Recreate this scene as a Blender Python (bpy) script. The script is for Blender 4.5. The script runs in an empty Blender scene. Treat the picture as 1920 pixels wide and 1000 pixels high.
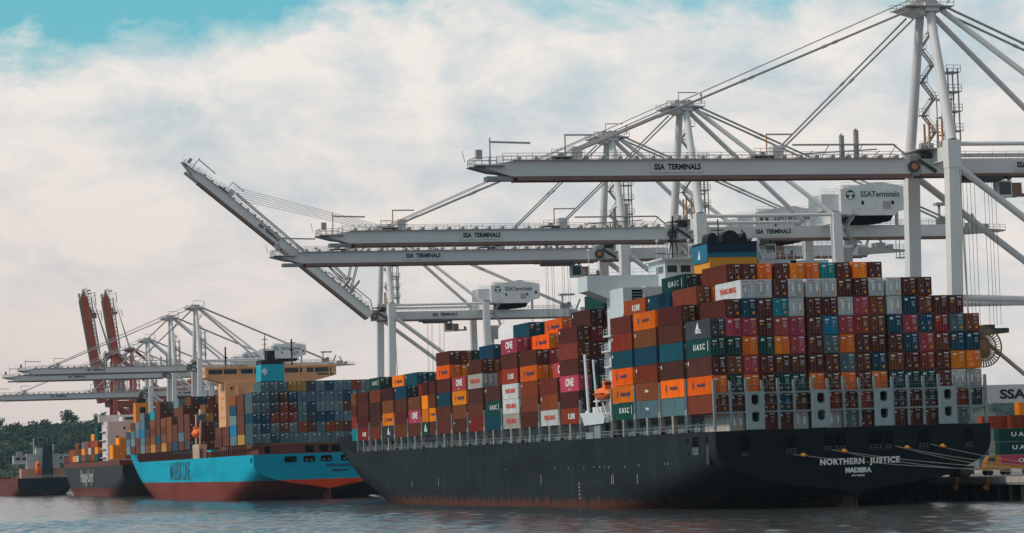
import bpy, math, random
from mathutils import Vector, Matrix
random.seed(7)
SC = bpy.context.scene
COL = SC.collection
R = math.radians

# ------------------------------------------------------------------ materials
MATS = {}
def nd(nt, t, **kw):
    n = nt.nodes.new(t)
    for k, v in kw.items():
        if k in n.inputs: n.inputs[k].default_value = v
        else: setattr(n, k, v)
    return n
def mat(name, col, rough=0.6, metal=0.0, var=0.0, dirt=0.25, dscale=0.35, dcol=None, stretch=(1, 1, 1), bump=0.0, spec=0.3):
    """painted/steel surface: base colour, noise wear with a shape of its own, optional per-object variation"""
    if name in MATS: return MATS[name]
    m = bpy.data.materials.new(name); m.use_nodes = True
    nt = m.node_tree; b = nt.nodes['Principled BSDF']; L = nt.links.new
    b.inputs['Roughness'].default_value = rough; b.inputs['Metallic'].default_value = metal
    b.inputs['Specular IOR Level'].default_value = spec
    tc = nd(nt, 'ShaderNodeTexCoord'); mp = nd(nt, 'ShaderNodeMapping'); L(tc.outputs['Object'], mp.inputs['Vector'])
    mp.inputs['Scale'].default_value = stretch
    oi = nd(nt, 'ShaderNodeObjectInfo')
    ad = nd(nt, 'ShaderNodeVectorMath', operation='ADD'); L(mp.outputs[0], ad.inputs[0])
    sc = nd(nt, 'ShaderNodeVectorMath', operation='SCALE'); sc.inputs[0].default_value = (37, 91, 53); L(oi.outputs['Random'], sc.inputs['Scale'])
    L(sc.outputs[0], ad.inputs[1])
    nz = nd(nt, 'ShaderNodeTexNoise', Scale=dscale, Detail=5.0, Roughness=0.65); L(ad.outputs[0], nz.inputs['Vector'])
    rp = nd(nt, 'ShaderNodeValToRGB'); rp.color_ramp.elements[0].position = 0.42; rp.color_ramp.elements[1].position = 0.68
    L(nz.outputs['Fac'], rp.inputs['Fac'])
    ml = nd(nt, 'ShaderNodeMath', operation='MULTIPLY'); ml.inputs[1].default_value = dirt; L(rp.outputs['Color'], ml.inputs[0])
    mx = nd(nt, 'ShaderNodeMix', data_type='RGBA'); L(ml.outputs[0], mx.inputs[0])
    mx.inputs[6].default_value = (*col, 1)
    dc = dcol or tuple(c * 0.55 for c in col); mx.inputs[7].default_value = (*dc, 1)
    out = mx.outputs[2]
    if var:
        hs = nd(nt, 'ShaderNodeHueSaturation')
        mr = nd(nt, 'ShaderNodeMapRange'); mr.inputs['To Min'].default_value = 1 - var; mr.inputs['To Max'].default_value = 1 + var
        L(oi.outputs['Random'], mr.inputs['Value']); L(mr.outputs[0], hs.inputs['Value']); L(out, hs.inputs['Color'])
        mh = nd(nt, 'ShaderNodeMath', operation='MULTIPLY_ADD'); mh.inputs[1].default_value = 0.03 * var / 0.2; mh.inputs[2].default_value = 0.5 - 0.015 * var / 0.2
        fr = nd(nt, 'ShaderNodeMath', operation='FRACT'); m7 = nd(nt, 'ShaderNodeMath', operation='MULTIPLY'); m7.inputs[1].default_value = 7.3
        L(oi.outputs['Random'], m7.inputs[0]); L(m7.outputs[0], fr.inputs[0]); L(fr.outputs[0], mh.inputs[0]); L(mh.outputs[0], hs.inputs['Hue'])
        out = hs.outputs['Color']
    L(out, b.inputs['Base Color'])
    if bump:
        bp = nd(nt, 'ShaderNodeBump', Strength=bump, Distance=0.1); L(nz.outputs['Fac'], bp.inputs['Height']); L(bp.outputs[0], b.inputs['Normal'])
    MATS[name] = m
    return m

CC = {  # container paints
 'B': (0.125, 0.032, 0.022), 'M': (0.085, 0.025, 0.023), 'R': (0.25, 0.05, 0.018), 'K': (0.30, 0.035, 0.022), 'O': (0.86, 0.195, 0.008),
 'A': (0.20, 0.052, 0.024), 'W': (0.56, 0.575, 0.58), 'V': (0.42, 0.40, 0.37), 'T': (0.008, 0.30, 0.32), 'L': (0.008, 0.19, 0.33), 'N': (0.010, 0.070, 0.115),
 'P': (0.47, 0.062, 0.082), 'G': (0.010, 0.070, 0.058), 'S': (0.095, 0.17, 0.20), 'D': (0.05, 0.062, 0.075), 'Y': (0.42, 0.20, 0.05), 'Q':(0.15,0.21,0.23)}
CN = {'B': 'brown', 'M': 'maroon', 'R': 'rust red', 'K': 'bright red', 'O': 'orange', 'A': 'red brown', 'W': 'white', 'V': 'off white', 'T': 'turquoise',
      'L': 'bright blue', 'N': 'navy blue', 'P': 'magenta pink', 'G': 'dark green', 'S': 'slate blue', 'D': 'charcoal grey', 'Y': 'tan yellow', 'Q': 'pale grey'}
def cmat(c): return mat('paint_' + CN[c].replace(' ', '_'), CC[c], rough=0.68, var=0.22, dirt=0.55, spec=.06, dscale=0.8, stretch=(1, .8, .22), dcol=(CC[c][0] * .5 + .012, CC[c][1] * .42 + .006, CC[c][2] * .38 + .004))
def rodmat(c):
    col = CC[c]; return mat('rod_' + CN[c].replace(' ', '_'), tuple(min(0.6, x * 0.62 + 0.075) for x in col), rough=0.45, metal=0.1)
white = mat('white_marking', (0.72, 0.72, 0.70), dirt=0.15)
yellow = mat('yellow_sticker', (0.75, 0.28, 0.02), dirt=0.1)
redmark = mat('red_lettering', (0.55, 0.06, 0.03), dirt=0.1)
bluemark = mat('navy_lettering', (0.02, 0.03, 0.09), dirt=0.1)
black = mat('black_paint', (0.012, 0.014, 0.016), dirt=0.3)
dark = mat('painted_dark', (0.004, 0.005, 0.007), rough=0.95, dirt=0.1, spec=0.05)  # near-black paint gives flat openings the shade of real depth
crane_w = mat('crane_paint', (0.66, 0.645, 0.645), rough=0.55, dirt=0.22, dscale=0.12, dcol=(0.50, 0.45, 0.43), var=0.04)
crane_u = mat('crane_underside_brown', (0.22, 0.14, 0.12), rough=0.8, dirt=0.5, dscale=0.3)  # trolley rails, with the boom's underside shading put into their brown
crane_g = mat('crane_steel_grey', (0.36, 0.345, 0.34), rough=0.6, dirt=0.4, dscale=0.4)
crane_d = mat('machinery_dark', (0.07, 0.065, 0.065), rough=0.7, dirt=0.5, dscale=0.8)
hoist_o = mat('hoist_orange_brown', (0.42, 0.19, 0.08), dirt=0.4)
red_cr = mat('red_crane_paint', (0.42, 0.075, 0.035), rough=0.7, dirt=0.4, dscale=0.15, dcol=(0.13, 0.04, 0.03))
glass = mat('window_glass', (0.02, 0.035, 0.045), rough=0.15, dirt=0.1, spec=0.6)
ship_w = mat('ship_white', (0.56, 0.60, 0.62), rough=0.5, dirt=0.25, dscale=0.4, dcol=(0.36, 0.38, 0.38), stretch=(1, 1, .25))
steel_b = mat('lashing_frame_blue_grey', (0.20, 0.245, 0.26), rough=0.6, dirt=0.45, dscale=0.8, dcol=(0.20, 0.14, 0.11), stretch=(1, 1, .3))
steel_t = mat('stanchion_tan_grey', (0.30, 0.265, 0.235), rough=0.7, dirt=0.45, dscale=0.9, dcol=(0.17, 0.12, 0.10))
deck_bl = mat('coaming_blue_grey', (0.075, 0.11, 0.125), rough=0.7, dirt=0.6, dscale=0.6, dcol=(0.02, 0.025, 0.03))
deck_rd = mat('deck_red_brown', (0.13, 0.035, 0.025), rough=0.8, dirt=0.4)
lifeb = mat('lifeboat_orange', (0.85, 0.14, 0.012), rough=0.4, dirt=0.2)
cream = mat('cream_superstructure', (0.74, 0.375, 0.185), rough=0.6, dirt=0.25, dscale=0.2, dcol=(0.45, 0.22, 0.10))
cyanp = mat('light_blue_paint', (0.004, 0.38, 0.50), rough=0.5, dirt=0.3, dscale=0.25, dcol=(0.01, 0.24, 0.33), stretch=(1, 1, .2))
funnel_b = mat('funnel_blue', (0.006, 0.14, 0.24), dirt=0.2)
funnel_n = mat('funnel_navy', (0.003, 0.022, 0.05), dirt=0.2)
funnel_y = mat('funnel_yellow', (0.75, 0.31, 0.02), dirt=0.2)
orange_p = mat('orange_paint', (0.72, 0.22, 0.015), dirt=0.3)
rope = mat('rope', (0.30, 0.27, 0.25), rough=0.9)
concrete = mat('concrete', (0.30, 0.28, 0.26), rough=0.9, dirt=0.4, dscale=0.3)
ssa_green = mat('emblem_green', (0.01, 0.10, 0.06), dirt=0.1)
brass = mat('reel_brown_yellow', (0.22, 0.13, 0.06), rough=0.6, dirt=0.4)

# ------------------------------------------------------------------ mesh builder
class MB:
    def __init__(s): s.v = []; s.f = []; s.m = []
    def box(s, a, b, m=0):
        (x0, y0, z0), (x1, y1, z1) = a, b; n = len(s.v)
        s.v += [(x0,y0,z0),(x1,y0,z0),(x1,y1,z0),(x0,y1,z0),(x0,y0,z1),(x1,y0,z1),(x1,y1,z1),(x0,y1,z1)]
        for q in ((0,3,2,1),(4,5,6,7),(0,1,5,4),(1,2,6,5),(2,3,7,6),(3,0,4,7)):
            s.f.append(tuple(n + i for i in q)); s.m.append(m)
        return s
    def quad(s, pts, m=0):
        n = len(s.v); s.v += [tuple(p) for p in pts]; s.f.append(tuple(range(n, n + len(pts)))); s.m.append(m); return s
    def prism(s, poly, axis, lo, hi, m=0):
        """poly: list of 2D points in the two other axes, extruded along axis"""
        def P(p, t):
            return [(t, p[0], p[1]), (p[0], t, p[1]), (p[0], p[1], t)][axis]
        n = len(s.v); k = len(poly)
        s.v += [P(p, lo) for p in poly] + [P(p, hi) for p in poly]
        s.f.append(tuple(n + i for i in range(k))[::-1]); s.m.append(m)
        s.f.append(tuple(n + k + i for i in range(k))); s.m.append(m)
        for i in range(k):
            j = (i + 1) % k; s.f.append((n + i, n + j, n + k + j, n + k + i)); s.m.append(m)
        return s
    def tube(s, p, q, r, n=8, m=0, r2=None, caps=True):
        p = Vector(p); q = Vector(q); d = (q - p)
        if d.length < 1e-6: return s
        d.normalize(); a = d.orthogonal().normalized(); 
        if abs(d.z) < 0.999: a = Vector((0, 0, 1)).cross(d).normalized()
        b = d.cross(a); r2 = r if r2 is None else r2; k = len(s.v)
        ph = math.pi / n
        for c, rr in ((p, r), (q, r2)):
            for i in range(n):
                t = 2 * math.pi * i / n + ph; s.v.append(tuple(c + a * (rr * math.cos(t)) + b * (rr * math.sin(t))))
        for i in range(n):
            j = (i + 1) % n; s.f.append((k + i, k + j, k + n + j, k + n + i)); s.m.append(m)
        if caps:
            s.f.append(tuple(k + i for i in range(n))[::-1]); s.m.append(m); s.f.append(tuple(k + n + i for i in range(n))); s.m.append(m)
        return s
    def beam(s, p, q, w, h, m=0, w2=None, h2=None):
        """rectangular bar; w across (horizontal), h the other way"""
        p = Vector(p); q = Vector(q); d = (q - p).normalized()
        a = Vector((0, 1, 0)) if abs(d.z) > 0.5 or abs(d.x) > abs(d.y) else Vector((1, 0, 0))
        a = (a - d * a.dot(d)).normalized(); b = d.cross(a); k = len(s.v)
        w2 = w2 or w; h2 = h2 or h
        for c, ww, hh in ((p, w, h), (q, w2, h2)):
            for i, j in ((-1, -1), (1, -1), (1, 1), (-1, 1)): s.v.append(tuple(c + a * (ww / 2 * i) + b * (hh / 2 * j)))
        for qd in ((0, 3, 2, 1), (4, 5, 6, 7), (0, 1, 5, 4), (1, 2, 6, 5), (2, 3, 7, 6), (3, 0, 4, 7)):
            s.f.append(tuple(k + i for i in qd)); s.m.append(m)
        return s
    def rail(s, p, q, h=1.1, step=2.5, r=0.05, m=0, rows=2):
        p = Vector(p); q = Vector(q); n = max(1, int((q - p).length / step))
        for i in range(n + 1):
            c = p.lerp(q, i / n); s.tube(c, c + Vector((0, 0, h)), r, 4, m)
        for k in range(rows):
            z = Vector((0, 0, h * (k + 1) / rows)); s.tube(p + z, q + z, r, 4, m)
        return s
    def ball(s, c, r, n=10, m=0, sc=(1, 1, 1)):
        k = len(s.v); rings = n // 2 + 1
        for i in range(rings + 1):
            t = math.pi * i / rings
            for j in range(n):
                u = 2 * math.pi * j / n
                s.v.append((c[0] + r * sc[0] * math.sin(t) * math.cos(u), c[1] + r * sc[1] * math.sin(t) * math.sin(u), c[2] + r * sc[2] * math.cos(t)))
        for i in range(rings):
            for j in range(n):
                jj = (j + 1) % n; s.f.append((k + i * n + j, k + (i + 1) * n + j, k + (i + 1) * n + jj, k + i * n + jj)); s.m.append(m)
        return s
    def mesh(s, name, mats, smooth=False):
        me = bpy.data.meshes.new(name); me.from_pydata(s.v, [], s.f); 
        for m in mats: me.materials.append(m)
        me.polygons.foreach_set('material_index', s.m)
        if smooth: me.polygons.foreach_set('use_smooth', [True] * len(me.polygons))
        me.update(); return me
    def build(s, name, mats, parent=None, loc=(0, 0, 0), smooth=False):
        if not isinstance(mats, (list, tuple)): mats = [mats]
        return put(name, s.mesh(name, mats, smooth), parent, loc)
def put(name, data, parent=None, loc=(0, 0, 0), rot=None):
    o = bpy.data.objects.new(name, data); COL.objects.link(o); o.location = loc
    if rot is not None: o.rotation_euler = rot
    if parent: o.parent = parent
    return o
def tag(o, label=None, cat=None, group=None, kind=None):
    if label: o['label'] = label
    if cat: o['category'] = cat
    if group: o['group'] = group
    if kind: o['kind'] = kind
    return o
def empty(name, loc, label, cat, group=None):
    o = bpy.data.objects.new(name, None); COL.objects.link(o); o.location = loc
    return tag(o, label, cat, group)
def copy_tree(o, parent=None):
    c = o.copy(); COL.objects.link(c); c.parent = parent
    for ch in list(o.children): copy_tree(ch, c)
    return c
FONTS = {}
def text(name, body, size, m, parent, loc, face='stern', bold=0.02, align='CENTER', sx=1.0, space=1.0):
    """face: 'stern' = read from -Y, 'side' = read from -X"""
    key = (body, size, m.name, bold, sx, space, align)
    if key not in FONTS:
        cu = bpy.data.curves.new(name, 'FONT'); cu.body = body; cu.size = size; cu.align_x = align; cu.align_y = 'CENTER'
        cu.offset = bold; cu.extrude = 0.01; cu.materials.append(m); cu.space_character = space; cu.resolution_u = 3
        tmp = bpy.data.objects.new('t', cu); me = bpy.data.meshes.new_from_object(tmp); me.name = name
        bpy.data.objects.remove(tmp); bpy.data.curves.remove(cu)
        me.materials.clear(); me.materials.append(m); FONTS[key] = me
    rot = (R(90), 0, 0) if face == 'stern' else (R(90), 0, R(-90))
    o = put(name, FONTS[key], parent, loc, rot); o.scale = (sx, 1, 1)
    return o

# ------------------------------------------------------------------ camera
H = 8.5; F = 5378.0
Rm = Matrix(((0.9668867586176156, 0.014499195103229796, -0.25479358184867845), (-0.2530755409350252, -0.07425462363366438, -0.9645926712605001), (-0.032905418860198474, 0.9971339048544992, -0.06812642071365241)))
cam = bpy.data.cameras.new('camera'); co = bpy.data.objects.new('camera', cam); COL.objects.link(co)
mw = Rm.to_4x4(); mw = mw if Rm.determinant() > 0 else mw
# camera columns: world image of the camera's x, y, z axes
M4 = Matrix((( *Rm[0], 0), (*Rm[1], 0), (*Rm[2], 0), (0, 0, 0, 1))); M4.translation = (0, 0, H)
CAMROT = M4
co.matrix_world = M4
cam.sensor_width = 36; cam.lens = F / 1920 * 36; cam.clip_end = 12000; cam.clip_start = 1
SC.camera = co

# ------------------------------------------------------------------ light
w = bpy.data.worlds.new('World'); SC.world = w; w.use_nodes = True
nt = w.node_tree; L = nt.links.new; bg = nt.nodes['Background']; wo = nt.nodes['World Output']
sky = nd(nt, 'ShaderNodeTexSky', sky_type='NISHITA', sun_disc=False); sky.sun_elevation = R(38); sky.sun_rotation = R(-95); sky.air_density = 1.6; sky.dust_density = 1.5
bg.inputs['Strength'].default_value = 0.125
tint = nd(nt, 'ShaderNodeMix', data_type='RGBA', blend_type='MULTIPLY'); tint.inputs[0].default_value = 1; tint.inputs[7].default_value = (0.36, 0.90, 1.12, 1)
L(sky.outputs[0], tint.inputs[6]); L(tint.outputs[2], bg.inputs['Color'])
tc = nd(nt, 'ShaderNodeTexCoord')
sep = nd(nt, 'ShaderNodeSeparateXYZ'); L(tc.outputs['Generated'], sep.inputs[0])
mp = nd(nt, 'ShaderNodeMapping'); mp.inputs['Scale'].default_value = (1.0, 1.0, 1.7); mp.inputs['Rotation'].default_value = (0, R(-9), 0); L(tc.outputs['Generated'], mp.inputs['Vector'])
n1 = nd(nt, 'ShaderNodeTexNoise', Scale=11.0, Detail=10.0, Roughness=0.62, Distortion=0.35); L(mp.outputs[0], n1.inputs['Vector'])
mp2 = nd(nt, 'ShaderNodeMapping'); mp2.inputs['Scale'].default_value = (1.0, 1.0, 1.9); mp2.inputs['Location'].default_value = (3.1, 1.7, 0.4); L(tc.outputs['Generated'], mp2.inputs['Vector'])
n2 = nd(nt, 'ShaderNodeTexNoise', Scale=21.0, Detail=9.0, Roughness=0.6, Distortion=.3); L(mp2.outputs[0], n2.inputs['Vector'])
# thinner cover high up: coverage = noise + offset(elevation)
el = nd(nt, 'ShaderNodeMapRange'); el.inputs['From Min'].default_value = 0.132; el.inputs['From Max'].default_value = 0.170
el.inputs['To Min'].default_value = 0.225; el.inputs['To Max'].default_value = -0.16; L(sep.outputs['Z'], el.inputs['Value'])
azx = nd(nt, 'ShaderNodeMapRange'); azx.inputs['From Min'].default_value = 0.08; azx.inputs['From Max'].default_value = 0.26
azx.inputs['To Min'].default_value = 0.0; azx.inputs['To Max'].default_value = 0.13; L(sep.outputs['X'], azx.inputs['Value'])
a1 = nd(nt, 'ShaderNodeMath', operation='ADD'); L(n1.outputs['Fac'], a1.inputs[0]); L(el.outputs[0], a1.inputs[1])
hi = nd(nt, 'ShaderNodeMapRange'); hi.inputs['From Min'].default_value = 0.22; hi.inputs['From Max'].default_value = 0.5; hi.inputs['To Max'].default_value = 0.36; L(sep.outputs['Z'], hi.inputs['Value'])
a0 = nd(nt, 'ShaderNodeMath', operation='ADD'); L(a1.outputs[0], a0.inputs[0]); L(hi.outputs[0], a0.inputs[1]); a1 = a0
a2 = nd(nt, 'ShaderNodeMath', operation='ADD'); L(a1.outputs[0], a2.inputs[0]); L(azx.outputs[0], a2.inputs[1])
cr = nd(nt, 'ShaderNodeValToRGB'); cr.color_ramp.elements[0].position = 0.47; cr.color_ramp.elements[1].position = 0.64; L(a2.outputs[0], cr.inputs['Fac'])
cr.color_ramp.elements[0].color = (0.0, 0, 0, 1); cr.color_ramp.elements[1].color = (1, 1, 1, 1)
cloudc = nd(nt, 'ShaderNodeValToRGB'); cloudc.color_ramp.elements[0].position = 0.34; cloudc.color_ramp.elements[1].position = 0.60
cloudc.color_ramp.elements[0].color = (0.50, 0.60, 0.645, 1); cloudc.color_ramp.elements[1].color = (0.85, 0.80, 0.755, 1)
L(n2.outputs['Fac'], cloudc.inputs['Fac'])
# warm pink tone low on the horizon
lowm = nd(nt, 'ShaderNodeMapRange'); lowm.inputs['From Min'].default_value = 0.0; lowm.inputs['From Max'].default_value = 0.14; lowm.inputs['To Min'].default_value = 1.0; lowm.inputs['To Max'].default_value = 0.0
L(sep.outputs['Z'], lowm.inputs['Value'])
px_ = nd(nt, 'ShaderNodeMapRange'); px_.inputs['From Min'].default_value = .08; px_.inputs['From Max'].default_value = .30; px_.inputs['To Min'].default_value = 1; px_.inputs['To Max'].default_value = .5; L(sep.outputs['X'], px_.inputs['Value'])
pm_ = nd(nt, 'ShaderNodeMath', operation='MULTIPLY'); L(lowm.outputs[0], pm_.inputs[0]); L(px_.outputs[0], pm_.inputs[1])
wm = nd(nt, 'ShaderNodeMix', data_type='RGBA'); L(pm_.outputs[0], wm.inputs[0]); L(cloudc.outputs[0], wm.inputs[6]); wm.inputs[7].default_value = (0.70, 0.59, 0.55, 1)
bk = nd(nt, 'ShaderNodeMapRange'); bk.inputs['From Min'].default_value = -.35; bk.inputs['From Max'].default_value = .8; bk.inputs['To Min'].default_value = .62; bk.inputs['To Max'].default_value = 1.04; L(sep.outputs['Y'], bk.inputs['Value'])
bg2 = nd(nt, 'ShaderNodeBackground'); L(bk.outputs[0], bg2.inputs['Strength']); L(wm.outputs[2], bg2.inputs['Color'])
ms = nd(nt, 'ShaderNodeMixShader'); L(cr.outputs[0], ms.inputs[0]); L(bg.outputs[0], ms.inputs[1]); L(bg2.outputs[0], ms.inputs[2]); L(ms.outputs[0], wo.inputs['Surface'])
sun = bpy.data.lights.new('sun', 'SUN'); sun.energy = 2.3; sun.angle = R(7); sun.color = (1, 0.90, 0.80)
so = bpy.data.objects.new('sun', sun); COL.objects.link(so)
sd = Vector((-0.80, -0.04, 0.60)); so.rotation_euler = sd.to_track_quat('Z', 'Y').to_euler()
SC.view_settings.view_transform = 'Standard'; SC.view_settings.look = 'None'; SC.view_settings.exposure = 0; SC.view_settings.gamma = 1

# ------------------------------------------------------------------ containers
CW, CHt = 2.45, 2.84
BODY = {}
def body_mesh(c, ln):
    k = (c, ln)
    if k in BODY: return BODY[k]
    b = MB(); W, Hh, e = CW, CHt, 0.045
    # corner posts and rails
    for x in (0, W - 0.16):
        for y in (0.06, ln - 0.16): b.box((x, y, 0), (x + 0.16, y + 0.16, Hh), 0)
        for z in (0, Hh - 0.13): b.box((x + 0.002, 0.22, z + 0.002), (x + 0.14, ln - 0.16, z + 0.128), 0)
    for z in (0, Hh - 0.13):
        for y in (0.062, ln - 0.158): b.box((0.16, y, z + 0.002), (W - 0.16, y + 0.14, z + 0.128), 0)
    b.box((e, 0.10, 0.05), (W - e, ln - 0.05, Hh - 0.03), 1)
    # a few wide corrugation ribs on the long sides
    n = 30 if ln > 8 else 15
    for i in range(n):
        y = 0.35 + (ln - 0.7) * (i + 0.25) / n
        b.box((0.02, y, 0.13), (e + 0.01, y + (ln - 0.7) / n * 0.5, Hh - 0.13), 1)
    # corner castings
    for x in (-0.004, W - 0.176):
        for z in (-0.003, Hh - 0.115): b.box((x, 0.045, z), (x + 0.18, 0.2, z + 0.118), 2)
    BODY[k] = b.mesh('container_body', [cmat(c), cmat(c), rodmat(c)]); return BODY[k]
DOOR = {}
def door_mesh(c, side, var):
    k = (c, side, var)
    if k in DOOR: return DOOR[k]
    rnd = random.Random(hash((ord(c), side, var)) & 0xffff)
    b = MB(); g_ = MB(); p_ = MB(); W = CW / 2 - 0.17; Hh = CHt - 0.3; x0 = 0.0
    b.box((x0, 0.0, 0), (W - 0.012, 0.05, Hh), 0)
    for i in range(4):
        z = 0.12 + i * Hh / 4; b.box((0.08, -0.03, z), (W - 0.09, 0.01, z + Hh / 4 * 0.62), 0)
    for x in (0.26, 0.78):
        g_.box((x, -0.085, -0.06), (x + 0.055, -0.035, Hh + 0.06))
        for z in (0.02, Hh * .33, Hh * .64, Hh - 0.12): g_.box((x - 0.05, -0.095, z), (x + 0.1, -0.03, z + 0.09))
        g_.box((x - 0.22, -0.11, 1.05), (x + 0.05, -0.088, 1.11))
    for z in (0.25, 1.0, 1.75, 2.35): b.box((0 if side == 0 else W - 0.13, -0.06, z), (0.1 if side == 0 else W - 0.03, -0.02, z + 0.12), 1)
    # number and weight markings, placards, and highlights painted on white doors
    def mk(x, z, ww, hh, m): p_.box((x, -0.118, z), (x + ww, -0.112, z + hh), m - 2)
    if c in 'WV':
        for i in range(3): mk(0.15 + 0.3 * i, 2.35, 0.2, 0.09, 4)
        mk(.38, .75, .34, 1.1, 2)  # upright pale panel paints the bright highlight on white doors
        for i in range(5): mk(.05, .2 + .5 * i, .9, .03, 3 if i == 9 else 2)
    if side == 1:
        mk(0.15, 2.28, 0.75, 0.15, 2)
        for i in range(5):
            if rnd.random() < 0.75: mk(0.30, 1.9 - i * 0.2, 0.3 + 0.3 * rnd.random(), 0.055, 2)
        if var in (0, 3): mk(0.5, 0.3, 0.36, 0.36, 3)
    else:
        if var == 1: mk(0.18, 1.95, 0.5, 0.34, 2)
        if var == 2: mk(0.1, 2.0, 0.65, 0.22, 2); mk(0.12, 1.5, 0.42, 0.26, 3)
        if var == 0: mk(0.3, 2.1, 0.4, 0.14, 2); mk(0.3, 0.6, 0.14, 0.14, 2)
        if var == 3: mk(0.35, 1.2, 0.12, 0.2, 2); mk(0.5, 0.4, 0.22, 0.22, 2)
    DOOR[k] = (b.mesh('container_door', [cmat(c)]), g_.mesh('locking_gear', [rodmat(c)]), p_.mesh('door_marking', [white, yellow, redmark]) if p_.v else None); return DOOR[k]
EMB = {}
def emblem(kind):
    if kind in EMB: return EMB[kind]
    b = MB()  # drawn on the plane x = 0, y to -y reads left to right
    if kind == 'bars':      # tall navy emblem
        b.box((-.012, -.25, -.55), (0, .25, .55)); b.box((-.012, -.42, -.3), (-0.001, -.26, .1)); m = bluemark
    elif kind == 'sail':
        b.prism([(1.0, -.1), (-.55, -.1), (-.1, 1.1)], 0, -.012, 0); m = white
    elif kind == 'line':
        b.box((-.012, -.9, -.05), (0, .9, .05)); m = white
    elif kind == 'tall':
        b.box((-.012, -.11, -.75), (0, .11, .75)); m = white
    elif kind == 'tag':
        b.box((-.012, -.22, -.26), (0, .22, .26)); m = white
    EMB[kind] = b.mesh('emblem', [m]); return EMB[kind]
NCONT = [0]
def container(x, y, z, c, label, group, ln=12.19, logo=None, doors=True, var=None):
    NCONT[0] += 1
    o = put('shipping_container', body_mesh(c, ln), None, (x, y, z)); tag(o, label, 'container', group)
    if doors:
        v = random.randrange(4) if var is None else var
        for sd, xx in ((0, .17), (1, CW / 2 + .005)):
            dm, gm, pm = door_mesh(c, sd, v); d = put('door', dm, o, (xx, 0.03, 0.15)); put('locking_gear', gm, d)
            if pm: put('door_marking', pm, o, (xx, 0.03, 0.15))
    ym = ln / 2; zm = CHt / 2; X = -0.016
    if logo == 'UASC':
        text('lettering', 'U A S C', 1.25, white, o, (X, ym - .4, zm + .1), 'side', 0.03, sx=1.35); put('emblem', emblem('tall'), o, (X, ym - 4.7, zm + .15)); 
    elif logo == 'HL':
        text('lettering', 'Hapag-Lloyd', 1.0, bluemark, o, (X, ym - 1.4, zm), 'side', 0.035, sx=1.1); put('emblem', emblem('bars'), o, (X, ym + 3.2, zm))
    elif logo == 'HS':
        text('lettering', 'Hapag-Lloyd', 0.7, bluemark, o, (X, ym - .7, zm + .1), 'side', 0.03, sx=1.1); put('emblem', emblem('bars'), o, (X, ym + 3.2, zm + .1))
    elif logo == 'ONE':
        text('lettering', 'ONE', 1.9, white, o, (X, ym - .2, zm + .15), 'side', 0.07, sx=1.35); put('emblem', emblem('line'), o, (X, ym, .4))
    elif logo == 'YM':
        text('lettering', 'YANG MING', 1.15, redmark, o, (X, ym, zm), 'side', 0.05, sx=1.2)
    elif logo == 'KL':
        text('lettering', 'K LINE', 1.35, white, o, (X, ym - .8, zm - .1), 'side', 0.04, sx=1.1)
    elif logo == 'SAIL':
        put('emblem', emblem('sail'), o, (X, ym, zm + .1)); text('lettering', 'UACL', 0.75, white, o, (X, ym - .2, zm - .35), 'side', 0.04, sx=1.5)
    elif logo == 'TAG':
        put('emblem', emblem('tag'), o, (X, ln - .9, CHt - .75))
    elif logo == 'TRI':
        text('lettering', 'triton', 0.7, white, o, (X, ym, zm + .1), 'side', 0.03, sx=1.1)
    return o

NS = Vector((141.3, 416.6, 0))      # near ship: origin at the quarter nearest the camera
NB = 45.4
DZ = 12.2
def colx(c): return NS.x + 0.22 + 2.60 * c + (0.32 if c > 5 else 0) + (0.32 if c > 10 else 0)
def tz(t): return 15.07 + (t - 2) * 2.92
ORD = ['first', 'second', 'third', 'fourth', 'fifth', 'sixth', 'seventh', 'eighth', 'ninth', 'tenth', 'eleventh', 'twelfth', 'thirteenth', 'fourteenth', 'fifteenth', 'sixteenth', 'seventeenth']
S0Y = NS.y + 1.3
stern = {   # tier: colours by column
 8: '..WWBWWWBBWWBB...', 7: '.BNBTWBBWPRWNABB.', 6: 'NPPBPPBLPKANPNKSA', 5: 'GGOGOPBSOBBBNPANN', 4: 'BAPBBBBBSBNABRBOO',
 3: 'OGOBGGOBOBONGGBWV', 2: 'BB.BNB.KBK.DBD.KD', 1: '..WBBWWVQBVBBBMQ.'}
stern[1] = '.V.BBW.VQB.BBB.Q.'
side0 = {6: ('D', 'SAIL'), 5: ('G', 'UASC'), 4: ('M', 'TAG'), 3: ('O', 'HS'), 2: ('A', None)}
for t, row in stern.items():
    for c, k in enumerate(row):
        if k == '.': continue
        logo = None
        if c == 0: k, logo = side0[t]
        if t == 8 and c == 2: logo = 'YM'
        nm = CN[k]
        container(colx(c), S0Y, tz(t) - (0.02 if t == 1 else 0), k, f"{nm} container on the black stern, {ORD[c]} column from the left, {ORD[t-1]} tier up", "containers stacked at the stern of the dark ship", logo=logo)
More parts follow.
